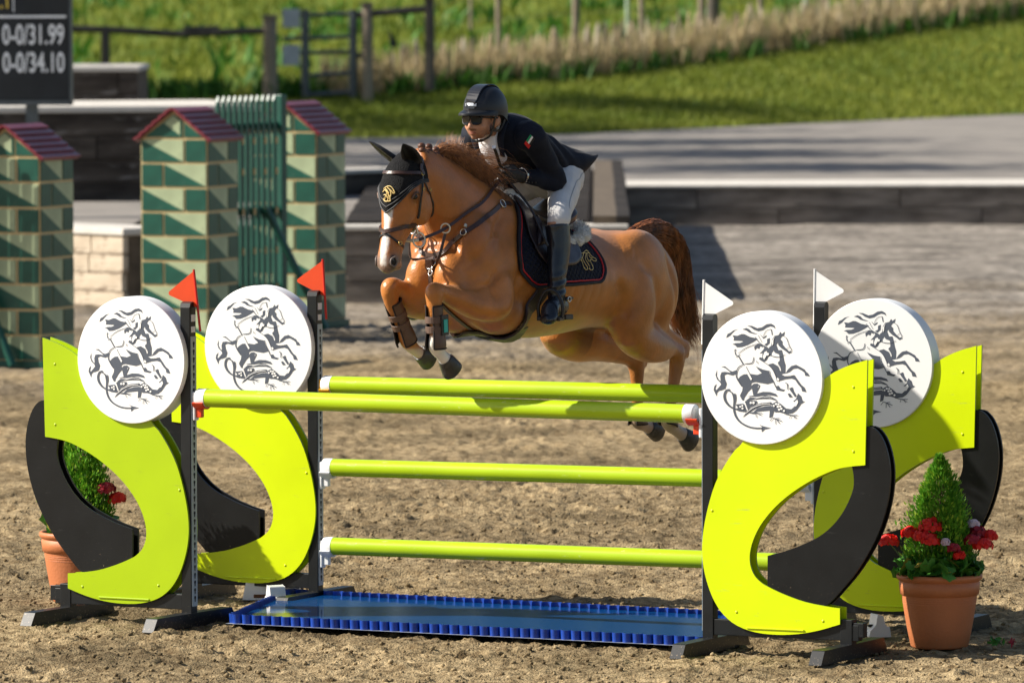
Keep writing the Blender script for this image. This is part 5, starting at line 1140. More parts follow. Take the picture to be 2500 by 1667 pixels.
thread([[(165,560),(185,540),(215,530),(240,540),(262,570),(270,600),(250,605)],[(155,590),(175,570),(195,600),(180,640),(170,680)],[(165,620),(185,620),(200,650)],[(200,545),(225,570),(235,610),(225,650),(230,685)],[(180,555),(205,590),(210,640),(200,685)],[(215,555),(245,585),(255,600)],[(160,655),(175,685),(225,685)],[(190,575),(215,600)],[(205,610),(225,640)]], z9, .0030, 'emblem', bon, BB)

# ---- bridle
br = top('bridle', 'brown leather bridle with padded noseband on the horse head', 'bridle')
def pl(pts, y=None): return [tuple(pix(u, v, BB) or pix(u, v) or hp(u, v, .05)) for u, v in pts]
bL = [pix(*z9(555, 398)), pix(*z9(480, 398)), pix(*z9(380, 400)), pix(*z9(280, 400)), pix(*z9(200, 395))]
bL = [tuple(p) for p in bL if p is not None]
half = [p for p in bL if p[1] > -.005]; c0 = (max(p[0] for p in half)+.004, 0, half[-1][2])
bb = half+[c0]+mir(half[::-1])
def build_strap(name, pts, w, t, mat, parent, off=.004, bvh=None, **k): return strap(pts, w, t, off, bvh=bvh, **k).build(name, mat, parent)
build_strap('browband', bb, .017, .006, m_lea, br, .010)
chk = [pix(*z9(x, y)) for x, y in ((545,410),(545,520),(535,620),(520,740),(500,860),(480,960),(468,1010))]
chk = [tuple(p) for p in chk[:6] if p is not None]; chk = [p for p in chk if p[1] > .04]
pollp = [(1.235,.088,2.29),(1.20,.07,2.335),(1.185,.03,2.36)]
for S_, f_ in ((1, lambda q: q), (-1, mir)):
    build_strap('cheekpiece', f_(chk), .012, .005, m_leb, br, .006)
    build_strap('headpiece', f_([chk[0]]+pollp+[(1.18,0,2.37)]), .022, .005, m_lea, br, .014)
tl_ = [pix(*z9(x, y)) for x, y in ((560,470),(610,580),(650,680),(665,760),(650,830))]; tl_ = [tuple(p) for p in tl_ if p is not None]
for f_ in (lambda q: q, mir): build_strap('throatlash', f_(tl_+[(1.10,.01,2.03)]), .010, .004, m_leb, br, .004)
nb_ = [pix(*z9(x, y)) for x, y in ((470,930),(400,945),(320,962),(240,985),(190,995))]; nb_ = [tuple(p) for p in nb_ if p is not None and p[1] > 0]
nf = (1.425, 0, nb_[-1][2]-.002); jaw = [(1.26,.04,nb_[0][2]+.005),(1.245,0,nb_[0][2]+.005)]
build_strap('noseband', [jaw[1], jaw[0]]+nb_+[nf]+mir(nb_[::-1])+[mir([jaw[0]])[0], jaw[1]], .021, .008, m_lea, br, .004)
fl2 = [pix(*z9(x, y)) for x, y in ((190,1030),(250,1070),(320,1130),(370,1200),(398,1240))]; fl2 = [tuple(p) for p in fl2 if p is not None]
f0 = (1.43, 0, fl2[0][2]+.004)
build_strap('flash_strap', [(1.32,0,fl2[-1][2]-.01)]+fl2[::-1]+[f0]+mir(fl2)+[(1.32,0,fl2[-1][2]-.01)], .010, .004, m_leb, br, .003)
for x, y in ((550, 402), (540, 560), (612, 575), (312, 1115)):
    p = pix(*z9(x, y), BB) or pix(*z9(x, y))
    if p is not None:
        a, b = near(p); ring3(a+b*.016, b, .009, .002).build('buckle', m_brass, br)
bitp = np.array(hp(*z9(520, 1085), .075))
for s in (1, -1):
    c = bitp*np.array([1, s, 1]); ring3(c, (.35, s, .1), .036, .0045).build('bit_ring', M('bit_rubber', (.72,.70,.58), .35), br)
    MB().tube([c+np.array([.01,0,.03]), c+np.array([.02,-s*.005,.075])], .006, 8).build('bit_hanger', m_met, br)
    MB().tube([c, c+np.array([.02,-s*.03,-.004]), c+np.array([.03,-s*.07,0])], .009, 8).build('mouthpiece', MATS['bit_rubber'], br)
    MB().tube([c+np.array([0,0,-.03]), c+np.array([-.01,0,-.045]), c+np.array([-.05,-s*.02,-.05])], .004, 6).build('curb_strap', m_lea, br)

# ---- breastplate and running martingale
bp = top('breastplate', 'brown leather breastplate and martingale across the horse chest', 'breastplate')
zc_ = lambda x, y: (830+x*.5918, 244+y*.5918)
sp = [pix(*zc_(x, y)) for x, y in ((735,428),(700,430),(665,432),(620,470),(570,510),(510,552),(460,590),(430,628))]; sp = [tuple(p) for p in sp if p is not None]
ctr = sp[-1]; ctr = (ctr[0]+.01, .0, ctr[2]-.02)
for f_ in (lambda q: q, mir): build_strap('shoulder_strap', f_(sp+[ctr]), .024, .006, m_lea, bp, .004)
build_strap('chest_strap', [ctr]+[tuple(near((ctr[0]+dx, 0, ctr[2]+dz))[0]) for dx, dz in ((-.02,-.08),(-.06,-.16),(-.14,-.25))]+[(.66,0,1.44)], .024, .006, m_lea, bp, .004)
for f_ in (1, -1):
    p = pix(*zc_(665, 432)); a, b = near((p[0], f_*p[1], p[2])); ring3(a+b*.012, b, .021, .0035).build('ring', m_met, bp)
    p = pix(*zc_(513, 547)); a, b = near((p[0], f_*p[1], p[2])); ring3(a+b*.012, b, .016, .003).build('buckle', m_met, bp)
    MB().box(-.02, .02, -.004, .004, -.008, .008, bev=.002, T=Matrix.Translation(Vector(a+b*.012)+Vector((-.03,0,.025)))@Matrix.Rotation(R(-35), 4, 'Y')).build('keeper', M('keeper_white', (.6,.66,.62), .5), bp)
mring = [np.array(hp(*z9(795, 965), .105)), np.array(hp(*z9(795, 965), .105))*np.array([1,-1,1])]
for k, s in enumerate((1, -1)):
    ring3(mring[k], (.6, s*.7, .1), .023, .004).build('martingale_ring', M('ring_cream', (.70,.64,.50), .3), bp)
    a = np.array(ctr)+np.array([.012, s*.012, -.01]); b_ = mring[k]+np.array([0,0,-.022]); q = [a, a*.55+b_*.45+np.array([.04, s*.03, -.055]), b_]; c_ = cr(q, 6)
    ribbon(c_, [np.array([.6, s*.7, 0])]*len(c_), .015, .004).build('martingale_strap', m_lea, bp)
for i, (dx, dy, dz) in enumerate(((.0,.02,-.035),(.005,.008,-.065),(.0,.022,-.085),(.004,-.006,-.05))):
    a, b = near((ctr[0]+dx, dy, ctr[2]+dz)); ring3(a+b*.016, b+np.array([0,.25*(-1)**i,.1]), .016, .0032).build('chest_fitting', m_met, bp)
a, b = near((ctr[0], .005, ctr[2]-.05)); MB().box(-.012, .012, -.022, .022, -.05, .04, bev=.004, T=Matrix.Translation(a+b*.012)@Matrix.Rotation(R(18), 4, 'Y')).build('chest_piece', m_lea, bp)

# ---- draping round the barrel
def barrel(x, th, off=0.):
    d = Vector((0, math.sin(th), math.cos(th))); c = Vector((x, 0, 1.72)); h = HB.ray_cast(c+d*.8, -d)
    return np.array(h[0])+np.array(h[1])*off, np.array(h[1])
def theta_at(x, zb):
    for t in np.linspace(.2, 2.6, 130):
        if barrel(x, t)[0][2] < zb: return t
    return 2.6
def drape(xs, zb, off, thick, name, mat, parent, th0=0., side=1, nj=22, puff=0, seed=0, shear=0):
    """sheet from angle th0 (0 = spine) down to the height zb(x)"""
    rs_ = np.random.default_rng(seed); O, I = [], []
    for k, x in enumerate(xs):
        tb = theta_at(x, zb(x)); ro, ri = [], []
        for j in range(nj):
            t = th0+(tb-th0)*j/(nj-1); p, n = barrel(x-shear*((x-xs[0])/(xs[-1]-xs[0]))*(1-j/(nj-1))**1.2, t)
            e = 1
            if puff: e = (math.sin(math.pi*min(1, max(0, (k+.15)/(len(xs)-.7))))**.35)*(math.sin(math.pi*min(1, (j+2)/(nj+1.2)))**.35); e = e*(1+puff*rs_.normal()*.12)
            p1, p2 = p+n*(off+thick*e), p+n*off
            ro.append((p1[0], side*p1[1], p1[2])); ri.append((p2[0], side*p2[1], p2[2]))
        O.append(ro); I.append(ri)
    mb = MB(); mb.loft(O, 0, False, True, False); mb.loft(I, 0, False, True, False)
    for a, b in (([r[0] for r in O], [r[0] for r in I]), ([r[-1] for r in O], [r[-1] for r in I]), (O[0], I[0]), (O[-1], I[-1])): mb.loft([a, b], 0, False, True, False)
    return mb.build(name, mat, parent, merge=.0004), O
# saddle pad
pad = top('saddle_pad', 'navy quilted saddle pad with red piping and gold horse head emblem', 'saddle pad')
pr = [hp(*q, .275) for q in ((1472,611),(1477,640),(1470,672),(1446,693),(1400,692),(1366,690),(1330,690),(1302,682),(1286,655),(1277,610),(1270,552),(1262,500))]
x0p, x1p = min(p[0] for p in pr)-.005, max(p[0] for p in pr)-.06
zlow = pr[4][2]
def pad_z(x):
    r0 = np.clip((x-x0p)/.10, 0, 1); r1 = np.clip((x1p-x)/.16, 0, 1)
    return zlow+.12*(1-math.sqrt(max(0, 1-(1-r0)**2)))+.16*(1-math.sqrt(max(0, 1-(1-r1)**2)))
xs_p = x0p+(x1p-x0p)*(.5-.5*np.cos(np.linspace(0, math.pi, 40)))
qn = m_navy.node_tree; wv = []
tcn = nz(qn, 'ShaderNodeTexCoord')
for ang in (45, -45):
    mp = nz(qn, 'ShaderNodeMapping'); mp.inputs['Rotation'].default_value = (0, R(ang), 0); qn.links.new(tcn.outputs['Object'], mp.inputs[0])
    w = nz(qn, 'ShaderNodeTexWave'); w.inputs['Scale'].default_value = 13; w.bands_direction = 'X'; qn.links.new(mp.outputs[0], w.inputs['Vector']); wv.append(w)
mm = nz(qn, 'ShaderNodeMath'); mm.operation = 'MINIMUM'; qn.links.new(wv[0].outputs[1], mm.inputs[0]); qn.links.new(wv[1].outputs[1], mm.inputs[1])
bpn = nz(qn, 'ShaderNodeBump'); bpn.inputs['Strength'].default_value = .9; bpn.inputs['Distance'].default_value = .012; qn.links.new(mm.outputs[0], bpn.inputs['Height']); qn.links.new(bpn.outputs[0], qn.nodes['Principled BSDF'].inputs['Normal'])
padm = None
for s in (1, -1):
    po_, PO = drape(xs_p, pad_z, .002, .013, 'pad_half', m_navy, pad, 0.02, s, shear=.20)
    if s == 1: padm = po_
    e = [r[-1] for r in PO]; lead = [PO[0][j] for j in range(6, len(PO[0]))]; tail_ = [PO[-1][j] for j in range(len(PO[0])-1, 1, -1)]
    bnd = lead+e[1:-1]+tail_; MB().tube([np.array(p)+np.array([0, s*.002, 0]) for p in bnd], .009, 8).build('binding', M('pad_binding', (.008,.008,.012), .7), pad)
    inset = []
    for k, p in enumerate(bnd):
        c = np.array([(x0p+x1p)/2, s*.3, zlow+.24]); d = c-np.array(p); d[1] = 0; d /= np.linalg.norm(d); q = np.array(p)+d*.017; a, b = near(q); inset.append(a+b*.018)
    MB().tube(inset, .0042, 6).build('piping', m_redt, pad)
PB_ = BVHTree.FromPolygons([tuple(v.co) for v in padm.data.vertices], [tuple(p.vertices) for p in padm.data.polygons])
zb = lambda x, y: (1280+x*.2168, 480+y*.2168)
thread([[(590,602),(612,640),(650,640),(690,612),(715,625)],[(600,660),(630,690),(645,740),(660,790),(668,815)],[(610,700),(640,730)],[(690,605),(720,635),(755,680),(798,705),(800,728),(775,728),(750,712),(730,720)],[(730,720),(750,760),(768,800),(760,826),(735,826),(728,800)],[(640,642),(690,640),(730,640)],[(660,650),(650,700),(680,760),(705,800),(700,824),(680,822),(672,800)],[(690,650),(680,700),(705,750),(730,790)],[(700,640),(700,690),(725,740)],[(720,660),(735,690),(760,700)],[(720,815),(738,826)],[(620,650),(628,690),(650,690)]], zb, .0021, 'emblem', pad, PB_)
# sheepskin half pad
hpd = top('sheepskin_pad', 'white sheepskin half pad showing behind the saddle', 'half pad')
zr = hp(1420, 592, .2)[2]
mb = MB()
for s in (1, -1):
    for u, v, y, r_ in ((1402,548,.02,.040),(1412,552,.06,.046),(1421,562,.11,.048),(1424,572,.16,.046),(1412,582,.20,.042),(1392,588,.215,.036),(1370,590,.22,.034)):
        q = hp(u, v, y); a_, n_ = near(q); q = a_+n_*.022; ell(mb, (q[0], s*q[1], q[2]), (r_*1.05, r_, r_*.80))
fme = remesh(mb, .009, 4); rgf = np.random.default_rng(9); fv = np.empty(len(fme.vertices)*3, np.float32); fme.vertices.foreach_get('co', fv); fv = fv.reshape(-1, 3); fn_ = np.empty(fv.size, np.float32); fme.vertices.foreach_get('normal', fn_); fn_ = fn_.reshape(-1, 3)
fme.vertices.foreach_set('co', (fv+fn_*(rgf.normal(size=(len(fv), 1))*.0018)).astype(np.float32).ravel()); link('fleece', fme, hpd, m_fleece)
mbf = MB(); dd_ = fn_[:, 2] > -.3; ids = np.nonzero(dd_)[0]
for k in rgf.choice(ids, 5000):
    p = fv[k]+rgf.normal(size=3)*.003; d = fn_[k]+rgf.normal(size=3)*.45; d /= np.linalg.norm(d); w = np.cross(d, rgf.normal(size=3)); w /= np.linalg.norm(w); mbf.add([p-w*.0012, p+w*.0012, p+d*.0095], [(0, 1, 2)])
mbf.build('wool', m_fleece, hpd)['kind'] = 'stuff'
mb = MB()
for k in range(5): ell(mb, barrel(.43-.01*k, .12*k)[0]+np.array((0, 0, .03)), (.035,.03,.028))
pomm = remesh(mb, .008, 3); link('fleece', pomm, hpd, m_fleece)
# ---- saddle
sad = top('saddle', 'dark brown leather jumping saddle under the rider', 'saddle')
m_sad = M('saddle_leather', (.030, .020, .022), .32, var=.3, vs=12, spec=.5, bump=.1, bs=120)
zf = hp(1395, 652, .30)[2]
def flap_z(x):
    r0 = np.clip((x-.075)/.15, 0, 1); r1 = np.clip((.50-x)/.14, 0, 1); return zf+.15*(1-math.sqrt(max(0, 1-(1-r0)**2)))+.12*(1-math.sqrt(max(0, 1-(1-r1)**2)))
for s in (1, -1):
    o, _ = drape(.085+.41*(.5-.5*np.cos(np.linspace(0, math.pi, 24))), flap_z, .028, .010, 'flap', m_sad, sad, .25, s); 
    o, _ = drape(np.linspace(.40, .475, 8), lambda x: zf+.10, .038, .030, 'knee_roll', m_sad, sad, .45, s, 18, .2, shear=.10)
    o, _ = drape(.10+.2*(.5-.5*np.cos(np.linspace(0, math.pi, 14))), lambda x: zf+.20+.3*abs(x-.2), .040, .007, 'skirt', m_sad, sad, .2, s)
    o, _ = drape(np.linspace(.07, .20, 8), lambda x: hp(1400, 568, .15)[2]-.02, .045, .030, 'panel', m_leb, sad, .1, s, 12, .1)
# seat: sections across from pommel to cantle
seat = []
top_at = lambda x: barrel(x, 0)[0][2]
for x, hz, w, dp in ((.45,.075,.035,.03),(.41,.095,.06,.05),(.33,.075,.085,.05),(.22,.060,.115,.05),(.10,.085,.145,.055),(.02,.130,.155,.07),(-.035,.172,.14,.085),(-.065,.175,.115,.08),(-.08,.145,.09,.05)):
    z = top_at(x); rg_ = []
    for j in range(20):
        t = math.pi*j/19; c, sn = math.cos(t), math.sin(t); rg_.append((x-.02*abs(c)*(x < .1), w*c, z+hz-dp*abs(c)**2.2+.004*sn))
    for j in range(19, -1, -1):
        t = math.pi*j/19; c = math.cos(t); rg_.append((x-.02*abs(c)*(x < .1), w*c*.92, z+hz-dp*abs(c)**2.2-.035))
    seat.append(rg_)
so_ = MB().loft(seat).build('seat', m_sad, sad); sb2 = so_.modifiers.new('s', 'SUBSURF'); sb2.levels = 1; sb2.render_levels = 1
# girth with stud guard
gpts = [tuple(barrel(x, t)[0]) for x, t in ((.44,1.75),(.46,1.95),(.50,2.2),(.54,2.5),(.57,2.8),(.585,3.1))]
gi = gpts+mir(gpts[::-1][1:])
gm = M('girth_leather', (.030, .014, .010), .45, var=.3, vs=20)
gw = cr([[.085],[.085],[.09],[.12],[.17],[.20],[.17],[.12],[.09],[.085],[.085]], 8)[:, 0]
q_ = cr(gi, 8); P_, N_ = zip(*[near(p) for p in q_]); gir = ribbon(np.array(P_)+np.array(N_)*.008, N_, list(gw[:len(q_)]), .010).build('girth', gm, sad)
gp2 = [tuple(barrel(x, 3.14159)[0]+np.array([0, y, -.02])) for x, y in ((.44, .0),)]
sg = []
for i in range(9):
    a = 2.55+1.18*i/8; p, n = barrel(.47, a, .022); sg.append((p, n))
ribbon([p for p, n in sg], [n for p, n in sg], [.10,.13,.15,.16,.165,.16,.15,.13,.10], .006).build('stud_guard', M('stud_guard', (.075,.075,.03), .5), sad)

# ---- boots on the forelegs and hind fetlocks
def leg_boot(name, A_, B_, fwd, y, label, hind=False, badge=None):
    r = top(name, label, 'horse boot', 'brown boots on the horse legs')
    A_, B_ = np.array(A_, float), np.array(B_, float); d = (B_-A_); L_ = np.linalg.norm(d); d /= L_; f = np.array(fwd, float); f -= d*(f@d); f /= np.linalg.norm(f); s = np.cross(d, f)
    R_, R2 = [], []
    for i in range(12):
        t = i/11; rr = np.interp(t, [0, .15, .5, .78, .9, 1], [.042, .043, .041, .050, .053, .050]); c = A_+d*L_*t; row, ro2 = [], []
        for j in range(21):
            a = R(-150+300*j/20); row.append(c-f*(rr*1.08*math.cos(a))+s*(rr*math.sin(a)))
            ro2.append(c-f*((rr-.006)*1.08*math.cos(a))+s*((rr-.006)*math.sin(a)))
        R_.append(row); R2.append(ro2)
    mb = MB(); mb.loft(R_, 0, False, True, False); mb.loft(R2, 1, False, True, False)
    mb.loft([R_[0], R2[0]], 1, False, True, False); mb.loft([R_[-1], R2[-1]], 1, False, True, False); mb.build('shell', [m_boot, m_bootd], r)
    for row in (R_[0], R_[-1], [q[0] for q in R_], [q[-1] for q in R_]): MB().tube(row, .0045, 6).build('edge', m_bootd, r)
    for t in ((.32, .55) if not hind else (.5,)):
        c = A_+d*L_*t; rr = .044; pts_ = [c+f*(rr*1.1*math.cos(a))+s*(rr*math.sin(a)) for a in np.linspace(0, 6.283, 25)]; n_ = [p-c for p in pts_]
        ribbon(pts_, [n/np.linalg.norm(n) for n in n_], .034 if not hind else .026, .002).build('strap', M('boot_strap', (.12,.07,.05), .6), r)
    if badge:
        c = A_+d*L_*.45+s*(-y/abs(y))*0; sd = np.array([0, 1., 0]); c = c+sd*.050-f*.015
        T = frame(f, d, sd, c); MB().box(-.028, .028, -.05, .05, -.004, .004, bev=.002, T=T).build('badge_backing', m_leb, r)
        MB().box(-.014, .016, -.028, .036, .004, .008, bev=.001, T=T).build('badge', M('badge_teal', (.02,.42,.36), .4), r)
    return r
leg_boot('tendon_boot', (1.198,.14,1.615), (1.186,.14,1.405), (1,0,0), .14, 'brown tendon boot with teal badge on the near foreleg', badge=True)
leg_boot('tendon_boot', (1.155,-.14,1.625), (1.04,-.14,1.42), (1,0,0.3), -.14, 'plain brown tendon boot on the off foreleg')
leg_boot('fetlock_boot', (-.86,.16,1.01), (-.835,.16,.915), (1,0,0), .16, 'short brown fetlock boot on the near hind leg', True)
leg_boot('fetlock_boot', (-1.032,-.16,.985), (-1.035,-.16,.895), (1,0,0), -.16, 'short brown fetlock boot on the off hind leg', True)
# ================================================================== THE RIDER
rid = empty('person', tuple(HO), HR, 'rider in navy jacket, white breeches and black helmet crouching over the horse neck', 'person')
m_skin = M('skin', (.30, .145, .085), .5, var=.12, vs=20, spec=.4)
m_jkt = M('jacket_navy', (.0075, .010, .019), .75, var=.25, vs=10, spec=.2, bump=.45, bs=9, sheen=.06)
m_brc = M('breeches_white', (.66, .64, .62), .8, var=.05, vs=14, bump=.35, bs=12, spec=.2)
m_shirt = M('shirt_white', (.82, .82, .84), .7, var=.03, bump=.3, bs=25)
m_rb = M('riding_boot', (.010, .012, .016), .27, var=.3, vs=9, spec=.6, bump=.2, bs=14)
m_glv = M('glove_black', (.010, .011, .013), .6, var=.3, vs=40, bump=.3, bs=70)
m_hel = M('helmet_shell', (.013, .014, .017), .42, var=.2, vs=6, spec=.5); m_helg = M('helmet_gloss', (.020, .022, .027), .2, spec=.6)
m_sung = M('lens_dark', (.004, .0035, .0035), .12, spec=.25)
# joints, in horse coordinates
NK = np.array((.455, 0, 2.475)); PEL = np.array((-.02, 0, 2.205)); CH = np.array((.34, 0, 2.40))
SH = {s: np.array((.41, s*.175, 2.425)) for s in (1, -1)}
EL = {1: np.array((.215, .205, 2.195)), -1: np.array((.24, -.26, 2.20))}
WR = {1: np.array((.425, .125, 2.232)), -1: np.array((.43, -.10, 2.255))}
HP_ = {s: np.array((.0, s*.105, 2.195)) for s in (1, -1)}
KN = {s: np.array((.40, s*.325, 2.005)) for s in (1, -1)}
AN = {s: np.array((.465, s*.365, 1.635)) for s in (1, -1)}
HEEL = {s: AN[s]+np.array((-.055, 0, -.06)) for s in (1, -1)}; TOE = {s: AN[s]+np.array((.165, s*.045, -.105)) for s in (1, -1)}
HC = np.array((.575, 0, 2.545))          # middle of the skull
zE = hp(1150, 294, 0)[2]; zN = hp(1142, 311, 0)[2]; zM = hp(1152, 324, 0)[2]; zC = hp(1163, 340, 0)[2]
def body_parts(mb, k, parts, n=14):
    """k scales thickness; the same limbs serve skin and clothes"""
    if 'torso' in parts: limb(mb, [(*(PEL+[-.07,0,.01]),.08*k,.07*k),(*(PEL+[-.03,0,.015]),.145*k,.105*k),(*(PEL+[.06,0,.05]),.145*k,.11*k),(.16,0,2.305,.135*k,.10*k),(.27,0,2.365,.155*k,.115*k),(.37,0,2.42,.165*k,.115*k),(.43,0,2.45,.12*k,.085*k),(.47,0,2.475,.06*k,.06*k)], 20, 4, (0,0,1))
    for s in (1, -1):
        if 'arm' in parts:
            a, b, c = SH[s], EL[s], WR[s]
            limb(mb, [(*(a+np.array([-.03,-s*.07,.0])),.07*k,.075*k),(*a,.066*k,.07*k),(*(a*.6+b*.4),.055*k,.058*k),(*(a*.15+b*.85),.048*k,.05*k),(*(b+np.array([.012,.0,-.004])),.046*k,.048*k),(*(b*.7+c*.3),.047*k,.048*k),(*(b*.35+c*.65),.039*k,.041*k),(*c,.031*k,.033*k)], n, 4)
        if 'thigh' in parts:
            a, b = HP_[s], KN[s]; limb(mb, [(*(a+[-.05,-s*.02,.01]),.085*k,.095*k),(*(a+[.02,0,.005]),.088*k,.098*k),(*(a*.65+b*.35),.076*k,.084*k),(*(a*.3+b*.7),.061*k,.066*k),(*(b+[-.012,0,.012]),.056*k,.060*k),(*(b+[.004,0,-.05]),.046*k,.050*k),(*(b*.8+AN[s]*.2),.044*k,.046*k)], n, 4)
        if 'shin' in parts:
            a, b = KN[s], AN[s]; limb(mb, [(*(a+[.008,0,.005]),.054*k,.060*k),(*(a*.85+b*.15+[-.006,0,0]),.055*k,.062*k),(*(a*.62+b*.38+[-.014,0,0]),.053*k,.063*k),(*(a*.3+b*.7),.043*k,.049*k),(*(a*.08+b*.92),.037*k,.041*k),(*b,.037*k,.042*k),(*(b+[.008,0,-.04]),.036*k,.042*k)], n, 4, (1,0,0))
        if 'foot' in parts:
            limb(mb, [(*(HEEL[s]+[-.012,0,.012]),.026*k,.03*k),(*(HEEL[s]+[.02,0,.012]),.034*k,.042*k),(*(AN[s]+[.04,s*.008,-.045]),.037*k,.044*k),(*(AN[s]*.4+TOE[s]*.6+[0,0,.006]),.042*k,.034*k),(*(TOE[s]+[-.03,0,.002]),.040*k,.027*k),(*(TOE[s]+[.012,0,0]),.024*k,.016*k)], n, 4, (0,0,1))
def hand(mb, s, k=1.0, grip=True):
    """palm, four curled fingers of unequal length, thumb closing on them"""
    w = WR[s]; fw = np.array((.82, -s*.35, -.05)); fw /= np.linalg.norm(fw); up = np.array((.15, s*.35, .93)); up -= fw*(up@fw); up /= np.linalg.norm(up); sd = np.cross(up, fw)*s   # sd points outwards
    pc = w+fw*.045
    limb(mb, [(*(w-fw*.01),.026*k,.030*k),(*(w+fw*.03),.022*k,.037*k),(*(w+fw*.065),.020*k,.041*k),(*(w+fw*.085),.017*k,.038*k)], 12, 3, tuple(up))
    inn = -sd
    for i, (h, l) in enumerate(((.030, .92), (.010, 1.0), (-.010, .94), (-.029, .78))):
        b = w+fw*.078+up*h; p = [b, b+fw*.030*l+sd*.004, b+fw*.040*l+inn*.026*l, b+fw*.016*l+inn*.043*l, b-fw*.004+inn*.035*l]
        c = cr(p, 3); mb.tube(c, [.0105*k*(1-.18*j/(len(c)-1)) for j in range(len(c))], 8)
    b = w+fw*.03+up*.030; c = cr([b, b+fw*.022+up*.018+inn*.012, b+fw*.050+up*.012+inn*.022, b+fw*.066+up*.004+inn*.022], 3); mb.tube(c, [.012*k*(1-.2*j/(len(c)-1)) for j in range(len(c))], 8)
    return w+fw*.085+inn*.02, up, fw
# one continuous body
bb_ = MB(); body_parts(bb_, .86, ('torso', 'arm', 'thigh', 'shin', 'foot')); GRIP = {}
for s in (1, -1): GRIP[s] = hand(bb_, s, .86)
limb(bb_, [(.43,0,2.45,.055,.06),(.475,0,2.475,.050,.055),(.52,0,2.495,.047,.052),(.555,0,2.52,.05,.055)], 14, 4, (0,0,1))
ell(bb_, HC+[-.012,0,.015], (.098,.077,.108)); fx_ = HC[0]+.082
limb(bb_, [(fx_-.035,0,zE+.05,.062,.05),(fx_-.03,0,zE,.063,.055),(fx_-.028,0,zN,.060,.056),(fx_-.026,0,zM+.005,.052,.052),(fx_-.022,0,zM-.012,.042,.044),(fx_-.018,0,zC+.008,.026,.030)], 16, 4, (1,0,0))
ell(bb_, (fx_-.002,0,zC+.010), (.017,.017,.012))                                                               # chin
limb(bb_, [(fx_+.018,0,zE+.012,.008,.008),(fx_+.025,0,zE-.008,.009,.010),(fx_+.033,0,zN+.008,.011,.012),(fx_+.034,0,zN-.001,.013,.012),(fx_+.022,0,zN-.010,.013,.008)], 10, 3, (1,0,0))
for s in (1, -1):
    ell(bb_, (fx_+.022,s*.011,zN-.003), (.009,.007,.007)); ell(bb_, (fx_-.012,s*.040,zN+.002), (.022,.020,.020)); ell(bb_, (fx_+.010,s*.026,zE+.022), (.012,.022,.007))
    ell(bb_, (fx_+.008,s*.031,zE), (.011,.014,.010))
    ell(bb_, (HC[0]-.004,s*.074,zE-.012), (.017,.008,.030), (0,R(-12),0)); ell(bb_, (HC[0]-.012,s*.082,zE-.006), (.020,.006,.026), (0,R(-12),0)); ell(bb_, (HC[0]+.004,s*.050,zM+.012), (.045,.018,.030), R(-25))
ell(bb_, (fx_+.016,0,zM+.004), (.010,.020,.0055)); ell(bb_, (fx_+.014,0,zM-.007), (.010,.018,.0060))
bme = remesh(bb_, .0052, 2, .5)
bco = np.empty(len(bme.vertices)*3, np.float32); bme.vertices.foreach_get('co', bco); bco = bco.reshape(-1, 3); X, Y, Zc = bco.T
base = np.tile(np.array([.47, .24, .145]), (len(bco), 1)); onhead = (Zc > 2.38)*(X > .5)
lip = onhead*sstep(.011, .006, np.abs(Zc-zM+.001))*sstep(.024, .018, np.abs(Y))*(X > fx_+.008); blend(.7*lip, (.30, .10, .08))
mlin = onhead*sstep(.0025, .001, np.abs(Zc-zM+.0015))*(np.abs(Y) < .022)*(X > fx_); blend(.7*mlin, (.08, .03, .025))
nz_ = vnoise(X*300+Y*170, Zc*300, 71)
mou = onhead*sstep(.007, .004, np.abs(Zc-(zM+.014)))*sstep(.030, .024, np.abs(Y))*(X > fx_); blend(.65*mou, (.05, .03, .022))
brd = onhead*sstep(zM+.03, zM-.005, Zc+.22*(X-fx_))*(1-lip); blend(np.clip(.42*brd*(.5+nz_), 0, .6), (.055, .032, .022))
brow = onhead*sstep(.006, .003, np.abs(Zc-(zE+.026)))*(np.abs(Y) > .010)*(np.abs(Y) < .05)*(X > fx_-.02); blend(.85*brow, (.018, .012, .010))
side = onhead*(X < HC[0]+.035)*(X > HC[0]-.03)*(np.abs(Y) > .06)*(Zc > zE-.055)*(Zc < zE+.04)*sstep(HC[0]+.012, HC[0]+.020, X); blend(.7*side, (.02, .014, .011))
nape = onhead*(X < HC[0]-.035)*(Zc > zE-.03); blend(.9*nape, (.015, .011, .010))
cc = bme.color_attributes.new('Col', 'FLOAT_COLOR', 'POINT'); cc.data.foreach_set('color', np.hstack([base, np.ones((len(base), 1))]).astype(np.float32).ravel())
link('body', bme, rid, M('rider_skin', (.92,.92,.92), .48, vs=40, col2=(1.06,1.04,1.03), spec=.4, attr='Col', bump=.06, bs=120))
# jacket
jb = MB(); body_parts(jb, 1.06, ('arm',))
limb(jb, [(-.30,0,2.315,.10,.012),(-.20,0,2.305,.155,.035),(-.10,0,2.285,.178,.085),(.0,0,2.275,.172,.118),(.10,0,2.305,.165,.120),(.20,0,2.345,.162,.120),(.30,0,2.392,.175,.126),(.38,0,2.430,.178,.122),(.44,0,2.462,.120,.088),(.475,0,2.482,.072,.066)], 22, 4, (0,0,1))
for s in (1, -1): ell(jb, SH[s]+[-.01,-s*.02,.0], (.085,.075,.075)); ell(jb, (.24, s*.10, 2.285), (.13,.06,.06), R(-25))
jme = remesh(jb, .0075, 3); 
jco = np.empty(len(jme.vertices)*3, np.float32); jme.vertices.foreach_get('co', jco); jco = jco.reshape(-1, 3); jn_ = np.empty_like(jco).ravel(); jme.vertices.foreach_get('normal', jn_); jn_ = jn_.reshape(-1, 3)
fold = np.zeros(len(jco))
